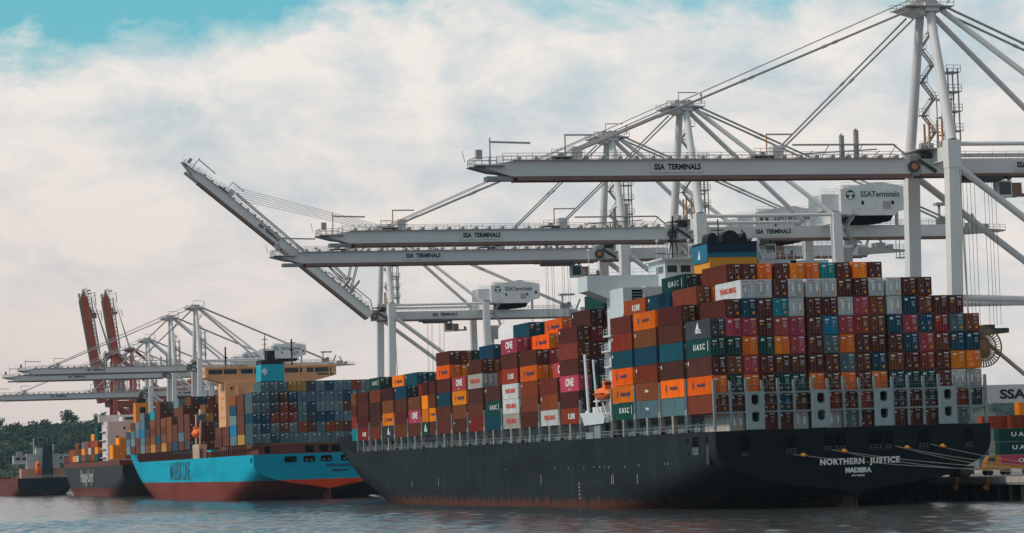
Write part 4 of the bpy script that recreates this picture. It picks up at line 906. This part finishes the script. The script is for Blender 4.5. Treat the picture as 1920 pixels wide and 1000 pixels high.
    b = MB(); b.rail((3, ym - 1.9, zt_), (62, ym - 1.9, zt_), 1.1, 2.4, .05); b.rail((3, ym + 1.9, zt_), (62, ym + 1.9, zt_), 1.1, 2.4, .05)
    b.prism([(60, zb + .3), (72.5, zb + .9), (72.5, zb + 1.2), (60, zb + 2.0)][::-1], 1, ym - 2.2, ym + 2.2); b.rail((62, ym - 2.2, zb + 1.6), (72.5, ym - 2.2, zb + 1.2), 1.1, 1.2, .06)
    b.tube((62, ym, zb + 1), (64, ym, zb + 5.6), .3, 6); b.tube((67.5, ym, zb + 1), (65.6, ym, zb + 5), .3, 6); b.box((57.5, ym - 1, zt_), (60, ym + 1, zt_ + 1.6)); b.box((57, ym - 1, zt_ + 4.2), (62, ym + 1, zt_ + 4.8)); b.tube((58, ym, zt_), (58, ym, zt_ + 4.3), .3, 6); b.tube((60, ym - 1, zt_ + 1.4), (60, ym + 1, zt_ + 1.4), .8, 8); b.tube((68.5, ym - 1, zb + 2), (68.5, ym + 1, zb + 2), .7, 8); b.box((64.5, ym - 1.4, zb + 1), (67, ym + 1.4, zb + 3))
    b.build('rear_platform', crane_g, root)
    # cage hung under the rear girder
    b = MB()
    for dx in (0, 3.6):
        for dy in (-1, 1): b.tube((48 + dx, ym + dy, zb - .4), (48 + dx, ym + dy, zb - 4.4), .08, 4)
    b.box((47.8, ym - 1.2, zb - 4.6), (51.8, ym + 1.2, zb - 4.4)); b.rail((47.8, ym - 1.2, zb - 4.4), (51.8, ym - 1.2, zb - 4.4), 1.1, 1, .06)
    b.build('service_cage', crane_g, root)
    # machinery house
    hz = zt_ + .9; b = MB(); y0, y1 = ym - 5.2, ym + 5.2
    poly = [(33.2, hz + 1.2), (33.2, hz + 6.6), (34.5, hz + 6.9), (40.5, hz + 7.9), (43.5, hz + 7.9), (49.2, hz + 6.9), (49.2, hz + 2.3), (46.6, hz + 1.9), (45.6, hz + .9), (36.3, hz + .9)]
    b.prism(poly, 1, y0, y1, 0); b.prism([(36, hz - .9), (36.3, hz + .88), (45.5, hz + .88), (44.8, hz - .3), (38, hz - .9)][::-1], 1, y0 + 1, y1 - 1, 1)
    for x in (37.9, 44.8): b.box((x, y0 - .05, hz + 3.2), (x + .55, y0 - .01, hz + 4.0), 1)
    b.box((47.6, y0 - .05, hz + 3.8), (48.3, y0 - .01, hz + 4.6), 1); b.box((42.8, y0 - .04, hz + 2.2), (44.6, y0 - .01, hz + 3.9), 2)
    b.box((35, ym - 2, hz + 6.8), (38, ym + 2, hz + 7.8), 0); b.box((43, ym - 1, hz + 7.8), (45, ym + 1, hz + 8.4), 1); b.rail((33.5, y0 + .1, hz + 6.9), (49, y0 + .1, hz + 6.9), 1.1, 1.6, .05); b.beam((48, ym, zt_), (48, ym, hz + 2), .6, .6)
    # access box on the left of the house
    b.box((29.2, ym - 4, hz + 2.0), (33.2, ym + 4, hz + 5.6), 0); b.rail((29.2, ym - 4, hz + 5.6), (33.2, ym - 4, hz + 5.6), 1.1, 1, .05)
    mhs = b.build('machinery_house', [mat('house_grey_paint', (0.68, .67, .67), dirt=.2, dscale=.3, dcol=(.3, .29, .28)) if paint is None else P, dark, crane_g], root)
    if sign:
        text('lettering', 'SSATerminals', 1.75, mat('dark_green_grey', (0.03, .05, .05)), mhs, (42.2, y0 - .07, hz + 5.4), 'stern', .02, sx=.92)
        b = MB(); b.tube((35.4, y0 - .07, hz + 5.3), (35.4, y0 - .03, hz + 5.3), 1.05, 20, 0); b.prism([(34.9, hz + 4.4), (35.9, hz + 4.4), (35.5, hz + 5.5), (35.3, hz + 5.5)][::-1], 1, y0 - .1, y0 - .075, 1); b.prism([(34.5, hz + 5.4), (36.3, hz + 5.4), (36.1, hz + 5.8), (34.7, hz + 5.8)][::-1], 1, y0 - .1, y0 - .075, 1); b.build('emblem', [ssa_green, MATS['house_grey_paint']], mhs)
    b = MB(); stairs(b, 33.4, y0 - 1, hz - 9, hz + 1, 3, 2.4); b.box((31.6, y0 - 2, hz - 10.5), (34.6, y0, hz - 6.2)); b.tube((33, y0 - 1, 14), (33, y0 - 1, hz - 10), .5, 6); b.build('access_tower', crane_g, root)
    # stays
    def stay(nm, p, q, r, n=1, gap=1.2, clamp=True):
        p = Vector(p); q = Vector(q); b = MB(); L_ = (q - p).length
        for k in range(n): d = Vector((0, (k - (n - 1) / 2) * gap, 0)); b.tube(p + d, q + d, r, 8 if r > .2 else 5)
        if clamp:
            m_ = max(2, int(L_ / 13))
            for k in range(1, m_):
                c = p.lerp(q, k / m_); e = (q - p).normalized() * .5; b.tube(c - e - Vector((0, gap * .5 * (n > 1), 0)), c + e - Vector((0, gap * .5 * (n > 1), 0)), r + .07, 6)
        return b.build(nm, crane_g if r < .3 else P, root)
    stay('back_stay', (2.2, ym - 2.2, za - 1.4), (GX - 1, .2, jz - .2), .5, clamp=False); stay('back_stay', (2.2, ym + 2.2, za - 1.4), (GX - 1, GY - .2, jz - .2), .5, clamp=False)
    stay('tail_stay', (2.5, ym - 1.6, za - .4), (61, ym - 1.5, zt_ + .3), .22); stay('tail_stay', (2.5, ym + 1.6, za - .4), (61, ym + 1.5, zt_ + .3), .22)
    if boom_up == 0:
        for y in (-1.1, 1.1):
            stay('outer_fore_stay', (-2.6, ym + y * 2.6, za - 1.0), (hx - 57.6, ym + y * 1.1, zt_ + 1.8), .2); stay('inner_fore_stay', (-2.2, ym + y * 2.6, za - 2.0), (hx - 22.8, ym + y * 1.4, zt_ + 1.8), .17)
        for y in (-1.6, -.5, .6): stay('hoist_rope', (-3.2, ym + y * 1.5, za + .5), (hx - 59.5, ym + y, zt_ + 1.6), .09, clamp=False)
    else:
        a = R(boom_up); ca, sa = math.cos(a), math.sin(a)
        def bp_(x, z): return (hx + x * ca + z * sa, ym, zt_ - x * sa + z * ca)
        p58 = bp_(-58.3, 2.4)
        for k in range(6): stay('hoist_rope', (-1, ym - 1.5 + .6 * k, za + .9 - .35 * k), (p58[0] + .3 * k, ym - 1.2 + .5 * k, p58[2] + .9 - .75 * k), .07, clamp=False)
        # folded fore stays lying along the boom
        for y in (-1.3, 1.3):
            pa, pb_, pc = bp_(-57, 2.2), bp_(-28, 3.0), (-6.5, ym, za - 19)
            for (s_, e_) in ((pa, bp_(-27, 1.4)), (bp_(-27, 4.6), bp_(-12.5, 3.2)), (bp_(-24, 3.2), bp_(-8.5, 1.2)), (bp_(-12.5, 3.2), (-9.5, ym, za - 6)), (bp_(-10, 1.6), (-7.5, ym, za - 7)), ((-9.5, ym, za - 6), (-2, ym, za - 2)), ((-7.5, ym, za - 7), (-1.5, ym, za - 2))):
                s_ = Vector(s_); e_ = Vector(e_); s_.y = ym + y; e_.y = ym + y; stay('folded_fore_stay', s_, e_, .2, clamp=False)
    # stair tower inside the A-frame
    b = MB()
    stairs(b, 1.2, GY - 3.2, jz + .2, za - 4, 7, 2.2)
    b.build('stair_tower', crane_g, root); b = MB()
    for x in (1.6, 3.4):
        for y in (4, 6.2): b.tube((x, y, jz - .5), (x, y, jz + 12.6), .14, 5)
    for x in (2.4, 4.2):
        for y in (9, 11.0): b.tube((x, y, jz - .5), (x, y, jz + 9), .12, 5)
    for k in range(3): b.box((2.2, 8.6, jz + 2 + 3 * k), (4.6, 11.4, jz + 2.1 + 3 * k)); b.rail((2.2, 8.6, jz + 2.1 + 3 * k), (4.6, 8.6, jz + 2.1 + 3 * k), 1.1, .8, .05)
    for k in range(4): b.box((1.2, 3.6, jz + 2 + 3.3 * k), (3.8, 6.6, jz + 2.12 + 3.3 * k)); b.rail((1.2, 3.6, jz + 2.1 + 3.3 * k), (3.8, 3.6, jz + 2.1 + 3.3 * k), 1.1, .9, .06)
    st = b.build('lift_tower', crane_g, root)
    b = MB()
    for y in (3.2, 5.0, 7.0, 10.5, 12.5): b.tube((.6, y, jz - .6), (.6, y, jz + 4.2), .2, 6)
    b.build('hoist_frame', hoist_o, root)
    # trolley with cab and ropes
    tx = trolley; b = MB(); y = ym
    b.box((tx - 3.5, y - 2.6, zb - 1.2), (tx + 3.5, y + 2.6, zb - .5), 0)
    for k in range(7): b.tube((tx - 4.5 + k * 1.5, y - 2.7, zb - .9), (tx - 4.5 + k * 1.5, y - 2.0, zb - .9), .38, 6, 0)
    b.box((tx - 5.2, y - 1.6, zb - .8), (tx + 5.2, y + 1.6, zb - .55), 0)
    tr = b.build('trolley', crane_d, root)
    b = MB(); b.box((tx + 3.2, y - 1.4, zb - 4.0), (tx + 5.4, y + 1.4, zb - 1.2), 0); b.box((tx + 5.4, y - 1.4, zb - 3.9), (tx + 7.2, y + 1.4, zb - 1.6), 1); b.box((tx + 3.1, y - 1.45, zb - 3.6), (tx + 5.2, y - 1.41, zb - 1.5), 2); b.box((tx + 7.2, y - 1.2, zb - 3.8), (tx + 10, y + 1.2, zb - 3.4), 1); b.ball((tx + 9.6, y, zb - 2.9), .5, 6, 1)
    b.build('operator_cab', [P, mat('cab_brown', (0.25, .13, .10)), glass], tr)
    b = MB()
    for dx in (-2.6, -1.2, 1.3, 2.6):
        for dy in (-.8, .8): b.tube((tx + dx, y + dy, zb - 1), (tx + dx, y + dy, 27 - base + 2), .04, 4)
    b.box((tx - 1.6, y - 6, 27 - base + .4), (tx + 1.6, y + 6, 27 - base + 1.2)); b.box((tx - .9, y - 2, 27 - base + 1.2), (tx + .9, y + 2, 27 - base + 2))
    b.build('spreader', crane_d, tr)
    if reel:
        b = MB(); rx, rz = 3.2, 21.2
        for k in range(40):
            a0 = 2 * math.pi * k / 40; b.beam((rx + .6 * math.cos(a0), -1.8, rz + .6 * math.sin(a0)), (rx + 3.3 * math.cos(a0), -1.8, rz + 3.3 * math.sin(a0)), .35, .12)
        for rr in (3.3, 2.3, 1.1):
            for k in range(28):
                a0, a1 = 2 * math.pi * k / 28, 2 * math.pi * (k + 1) / 28; b.beam((rx + rr * math.cos(a0), -1.8, rz + rr * math.sin(a0)), (rx + rr * math.cos(a1), -1.8, rz + rr * math.sin(a1)), .3, .14)
        b.tube((rx, -2.2, rz), (rx, -.6, rz), .7, 12); b.build('cable_reel', brass, root)
        b = MB(); b.tube((1.2, -1, pz - 5), (13, -.4, 15.0), .35, 8); b.build('knee_brace', mat('brace_buff', (0.45, .36, .28)), root)
    # floodlights, cable trays and ladders
    b = MB()
    b.beam((1.3, -1.2, 16), (.6, -1.2, jz - 5), .35, .18)
    b.build('cable_tray', crane_g, root)
    return root
make_crane(438.9, 'nearest white gantry crane, its horizontal boom lowest layered in front at top right', trolley=8.5, reel=True)
make_crane(571.0, 'white crane second from the camera, its apex peaking above the middle of the nearest boom', trolley=14)
make_crane(625.8, 'third white crane, its boom just under that of the second and apex left of it', trolley=-13.5)
make_crane(876.0, 'white crane with its boom raised diagonally into the sky', boom_up=39.6, trolley=16)
make_crane(1281., 'white far crane whose apex is highest of the distant three', trolley=18)
make_crane(1363., 'white far crane in the middle of the distant three', trolley=16)
make_crane(1449., 'white far crane with the lowest boom, leftmost of the distant three', trolley=15, low=6.6)
make_crane(1562., 'red crane standing in for the second boom girder of the one beside it', boom_up=81, trolley=16, low=8, paint=red_cr, sign=False, X0=187.6)  # whole crane stands in for the second girder of a double boom
make_crane(1590., 'red crane with raised boom close beside the leftmost red boom', boom_up=81, trolley=16, low=8, paint=red_cr, sign=False, X0=191)
make_crane(1680., 'red crane with raised boom standing apart from the close pair of booms', boom_up=81.5, trolley=16, low=1, paint=red_cr, sign=False, X0=213)

# ------------------------------------------------------------------ quay
b = MB(); b.box((189.3, 330, QZ - 1.2), (420, 1900, QZ), 0); b.box((189.1, 330, QZ - .9), (189.3, 1900, QZ + .05), 1)
q = b.build('quay_deck', [concrete, mat('quay_edge', (0.42, 0.38, .36), dirt=.3)]); tag(q, 'concrete quay deck beside the ships', None, None, 'structure')
b = MB()
for k in range(60):
    y = 332 + k * 4.5
    b.tube((190.2, y, -4), (190.2, y, QZ - 1.2), .42, 8); b.tube((195, y, -4), (195, y, QZ - 1.2), .42, 8)
b.box((198.5, 330, -4), (199.5, 1900, QZ - 1.2))
tag(b.build('quay_piling', mat('wet_timber', (0.02, 0.018, 0.017), dirt=.5)), 'dark piles and back wall under the quay', None, None, 'structure')
for i in range(3):
    y = (404, 424, 436)[i]; b = MB(); b.box((-.35, -.5, -1.9), (0, .5, .1), 0)
    b.tube((-.45, -.3, -1.5), (-.45, .3, -1.5), .3, 8); o = b.build('fender', mat('fender_orange', (0.6, 0.22, .03), dirt=.5), None, (189.1, y, QZ - .2)); tag(o, ['orange brown fender on the quay edge nearest the camera', 'orange brown fender in the middle of the quay edge', 'orange brown fender on the quay edge beside the hull'][i], 'fender', 'fenders on the quay edge')
# yard truck
tk = empty('yard_truck', (198.5, 447, QZ), 'yellow yard tractor with flatbed trailer on the quay beside the black stern', 'truck')
yl = mat('truck_yellow', (0.72, 0.30, 0.02), dirt=.3)
b = MB(); b.prism([(0.2, .9), (0.2, 2.2), (1.0, 3.3), (2.6, 3.3), (2.9, 1.8), (5, 1.6), (5, .9)][::-1], 1, -1.2, .3); b.build('cab', yl, tk)
b = MB(); b.prism([(.35, 2.25), (1.05, 3.1), (1.9, 3.1), (1.9, 2.25)][::-1], 1, -1.24, -1.21); b.build('window', glass, tk)
b = MB(); b.box((-5.5, -1.25, 1.0), (10, 1.25, 1.35), 0); b.box((-5.5, -1.3, .9), (-4.8, 1.3, 1.7), 0); b.build('flatbed', yl, tk)
for x in (-4.2, -3, 1.0, 4.2, 8.2):
    for ya in (-1.2, .75): b = MB(); b.tube((0, ya, .5), (0, ya + .45, .5), .5, 14); b.build('wheel', black, tk, (x, 0, 0))
# quay containers
# long-side-on boxes on the quay (long side facing the camera)
def turned(x, y, z, k, label, txt):
    o = container(x, y, z, k, label, 'containers stacked on the quay', doors=False); o.rotation_euler = (0, 0, R(90))
    t_ = txt
    if t_: text('lettering', t_, 1.3, white if k != 'V' else redmark, o, (-.016, 6.1, CHt / 2 + .1), 'side', .04, sx=1.4)
    return o

for t, k, dx, lg, w_ in ((0, 'P', 0, 'ONE', 'bottom'), (1, 'G', 0, 'U A S C', 'lower of the two dark green'), (2, 'G', 0, 'U A S C', 'upper of the two dark green'), (3, 'R', 3.4, None, 'resting on the dark green pair'), (4, 'O', 5.5, None, 'topmost')):
    turned(266.6 + dx + 12.19, 590 + .3 * t, QZ + t * 2.92, k, f"{CN[k]} quay container seen broadside, {w_}", lg)
for t, k, w_ in ((0, 'Q', 'bottom'), (1, 'S', 'second'), (2, 'V', 'third')):
    o = container(264.0, 596, QZ + t * 2.92, k, f"{CN[k]} quay container seen end on beside the dark green pair, {w_} up", 'containers stacked on the quay')
text('lettering', 'COSCO', .6, bluemark, o, (CW / 2, -.1, 1.9), 'stern', .03)
turned(264.2 + 12.19, 594, QZ + 3 * 2.92, 'K', 'bright red container lying broadside across the quay stack beside the black stern', None)
for i, (x, y, k) in enumerate(((262, 640, 'S'), (262, 655, 'B'), (275, 660, 'L'))):
    pass

# ------------------------------------------------------------------ water
wm_ = bpy.data.materials.new('harbour_water'); wm_.use_nodes = True; nt = wm_.node_tree; L = nt.links.new; b_ = nt.nodes['Principled BSDF']
b_.inputs['Base Color'].default_value = (0.045, 0.048, 0.050, 1); b_.inputs['Roughness'].default_value = 0.13; b_.inputs['IOR'].default_value = 1.33
tc = nd(nt, 'ShaderNodeTexCoord')
mpa = nd(nt, 'ShaderNodeMapping'); mpa.inputs['Scale'].default_value = (1.6, 1.2, 1); L(tc.outputs['Object'], mpa.inputs[0])
na = nd(nt, 'ShaderNodeTexNoise', Scale=1.0, Detail=5.0, Roughness=.6); L(mpa.outputs[0], na.inputs['Vector'])
mpc = nd(nt, 'ShaderNodeMapping'); mpc.inputs['Scale'].default_value = (.05, .018, 1); mpc.inputs['Rotation'].default_value = (0, 0, R(14)); L(tc.outputs['Object'], mpc.inputs[0])
nc = nd(nt, 'ShaderNodeTexNoise', Scale=1.0, Detail=4.0); L(mpc.outputs[0], nc.inputs['Vector'])
ml_ = nd(nt, 'ShaderNodeMapRange'); ml_.inputs['From Min'].default_value = .35; ml_.inputs['From Max'].default_value = .65; ml_.inputs['To Min'].default_value = .25; ml_.inputs['To Max'].default_value = 1.0; L(nc.outputs['Fac'], ml_.inputs['Value'])
bp = nd(nt, 'ShaderNodeBump', Distance=.05); L(na.outputs['Fac'], bp.inputs['Height']); L(ml_.outputs[0], bp.inputs['Strength']); L(bp.outputs[0], b_.inputs['Normal'])
import numpy as np
def wave_grid():
    xs = np.arange(-70, 200, .6); ys_ = np.concatenate([np.arange(235, 640, .6), np.arange(640, 1300, 3.0)])
    X, Y = np.meshgrid(xs, ys_); Z = np.zeros_like(X); rg = np.random.default_rng(3)
    patch = sum(np.sin(X * kx + Y * ky + p) for kx, ky, p in ((.031, .011, 1), (.013, -.028, 2), (-.052, .036, 4), (.021, .047, .5), (.09, -.05, 3))) / 5
    for i in range(46):
        lam = 1.5 * (1.055 ** i) if i < 30 else 2.0 + 8 * rg.random(); th = rg.normal(1.9, .75); kk = 2 * np.pi / lam
        amp = .0066 * lam ** .5 * (.5 + rg.random()); Z += amp * np.sin(kk * (X * np.cos(th) + Y * np.sin(th)) + 6.28 * rg.random() + .6 * np.sin(X * .05 + i) + .6 * np.sin(Y * .06 + 2 * i))
    Z *= (.85 + .75 * patch) * np.clip((1330 - Y) / 500, .15, 1)
    V = np.stack([X, Y, Z], -1).reshape(-1, 3); ny, nx = X.shape; a_ = (np.arange(ny - 1)[:, None] * nx + np.arange(nx - 1)[None]).reshape(-1)
    Fc = np.stack([a_, a_ + 1, a_ + nx + 1, a_ + nx], -1); return V, Fc
V, Fc = wave_grid()
k0 = len(V); V = np.concatenate([V, np.array([(-3000, -300, -.35), (5000, -300, -.35), (5000, 9000, -.35), (-3000, 9000, -.35)])]); 
me = bpy.data.meshes.new('water'); me.vertices.add(len(V)); me.vertices.foreach_set('co', V.ravel())
me.loops.add(4 * len(Fc) + 4); me.loops.foreach_set('vertex_index', np.concatenate([Fc.ravel(), np.arange(k0, k0 + 4)]))
me.polygons.add(len(Fc) + 1); me.polygons.foreach_set('loop_start', np.arange(0, 4 * (len(Fc) + 1), 4)); me.polygons.foreach_set('loop_total', np.full(len(Fc) + 1, 4)); me.polygons.foreach_set('use_smooth', np.ones(len(Fc) + 1, dtype=bool))
me.materials.append(wm_); me.update(calc_edges=True); me.validate(); o = put('water', me); tag(o, 'dark rippled harbour water', None, None, 'structure')

# ------------------------------------------------------------------ hill and woods
from mathutils import noise
def hz_(x, y):
    r = 52 + 10 * noise.noise(Vector((x / 330., 2.2, 0))) + 6 * noise.noise(Vector((x / 120., 5, 0)))
    return r
HY0, HY1 = 2350., 2900.
gx, gy = 120, 24; b = MB()
def hill(x, y):
    v = (y - HY0) / (HY1 - HY0); s = math.sin(min(1, v * 1.35) * math.pi / 2) ** .8 if v < .74 else 1
    return hz_(x, y) * s * (1 + .12 * noise.noise(Vector((x / 90., y / 90., 1)))) - .5
for j in range(gy + 1):
    for i in range(gx + 1):
        x = -500 + 2500 * i / gx; y = HY0 + (HY1 - HY0) * j / gy; b.v.append((x, y, hill(x, y)))
for j in range(gy):
    for i in range(gx): a = j * (gx + 1) + i; b.f.append((a, a + 1, a + gx + 2, a + gx + 1)); b.m.append(0)
o = b.build('hill', mat('hill_ground', (0.05, 0.06, 0.035), rough=.95, dirt=.5, dscale=.02), smooth=True); tag(o, 'long wooded hill behind the harbour', None, None, 'structure')
b = MB(); b.box((-500, 2330, -1), (2000, 2352, 2.5)); tag(b.build('shore', concrete), 'low shore below the hill', None, None, 'structure')
fol = [mat('foliage_dark', (0.018, 0.046, 0.040), rough=.95, dirt=.3, spec=.05), mat('foliage_mid', (0.040, 0.080, 0.058), rough=.95, dirt=.3, spec=.05), mat('foliage_olive', (0.055, 0.082, 0.055), rough=.95, dirt=.3, spec=.05)]
def clump(b, c, r, m, rr, n=26):
    for _ in range(n):
        d = Vector((rr.gauss(0, 1), rr.gauss(0, 1), rr.gauss(0, .8))); d = d.normalized() * r * (rr.random() ** .4)
        p = Vector(c) + d; s = r * (.13 + .16 * rr.random()); u = Vector((rr.gauss(0, 1), rr.gauss(0, 1), rr.gauss(0, 1))).normalized(); v = u.orthogonal().normalized()
        k = len(b.v); b.v += [tuple(p + u * s), tuple(p + v * s), tuple(p - u * s), tuple(p - v * s * .8)]; b.f.append((k, k + 1, k + 2, k + 3)); b.m.append(m if rr.random() < .75 else rr.randrange(3))
rr = random.Random(5); b = MB()
for (xa, xb, dens) in ((170, 420, 1150), (860, 1260, 420)):
    for _ in range(dens):
        x = rr.uniform(xa, xb); v = rr.random() ** .8; y = HY0 + 6 + v * 400; r = rr.uniform(3, 6.2); z = hill(x, y)
        clump(b, (x, y, z + r * .7), r, rr.choice((0, 0, 1, 1, 2)), rr, 52)
o = b.build('woods', fol); tag(o, 'dense blue green woods covering the far hill', 'woods', None, 'stuff')
tl = ['round crowned tree on the skyline at the far left edge', 'bushy tree second from left on the hill skyline', 'low spreading tree left of the hill middle', 'tallest crown on the hill skyline', 'broad tree on the skyline left of the red cranes', 'lone tree crown touching the red crane booms']
for i, (px_x, hgt) in enumerate(((192, 17), (219, 15), (262, 12), (286, 19), (316, 15), (343, 22))):
    y = 2760; z = hill(px_x, y); rr2 = random.Random(40 + i)
    t = empty('tree', (px_x, y, z - 1), tl[i], 'tree', 'trees on the skyline of the hill')
    b = MB(); b.tube((0, 0, 0), (.3, 0, hgt * .55), .6, 7, 0, .35)
    for k in range(4): a = k * 1.6; b.tube((.2, 0, hgt * (.35 + .05 * k)), (math.cos(a) * hgt * .25, math.sin(a) * hgt * .25, hgt * .7), .28, 5, 0, .1)
    b.build('trunk', mat('bark', (.06, .045, .035)), t)
    b = MB()
    for k in range(11): a = rr2.random() * 6.28; q_ = rr2.random() * hgt * .42; clump(b, (math.cos(a) * q_, math.sin(a) * q_, hgt * (.5 + .42 * rr2.random())), hgt * .22, rr2.choice((0, 1)), rr2, 60)
    b.build('crown', fol, t)

# ------------------------------------------------------------------ haze
HAZE = True
if HAZE:
    m = bpy.data.materials.new('haze_air'); m.use_nodes = True; nt = m.node_tree; nt.nodes.remove(nt.nodes['Principled BSDF'])
    pv = nd(nt, 'ShaderNodeVolumePrincipled'); pv.inputs['Color'].default_value = (0.62, .84, .97, 1); pv.inputs['Density'].default_value = 0.000028; pv.inputs['Anisotropy'].default_value = 0.0
    nt.links.new(pv.outputs[0], nt.nodes['Material Output'].inputs['Volume'])
    b = MB(); b.box((-3010, -310, -6), (5010, 9010, 135)); o = b.build('haze', m); tag(o, 'thin pale harbour haze', None, None, 'stuff')
SC.cycles.volume_step_rate = 5; SC.cycles.volume_max_steps = 16
SC.cycles.max_bounces = 6
print('containers', NCONT[0])
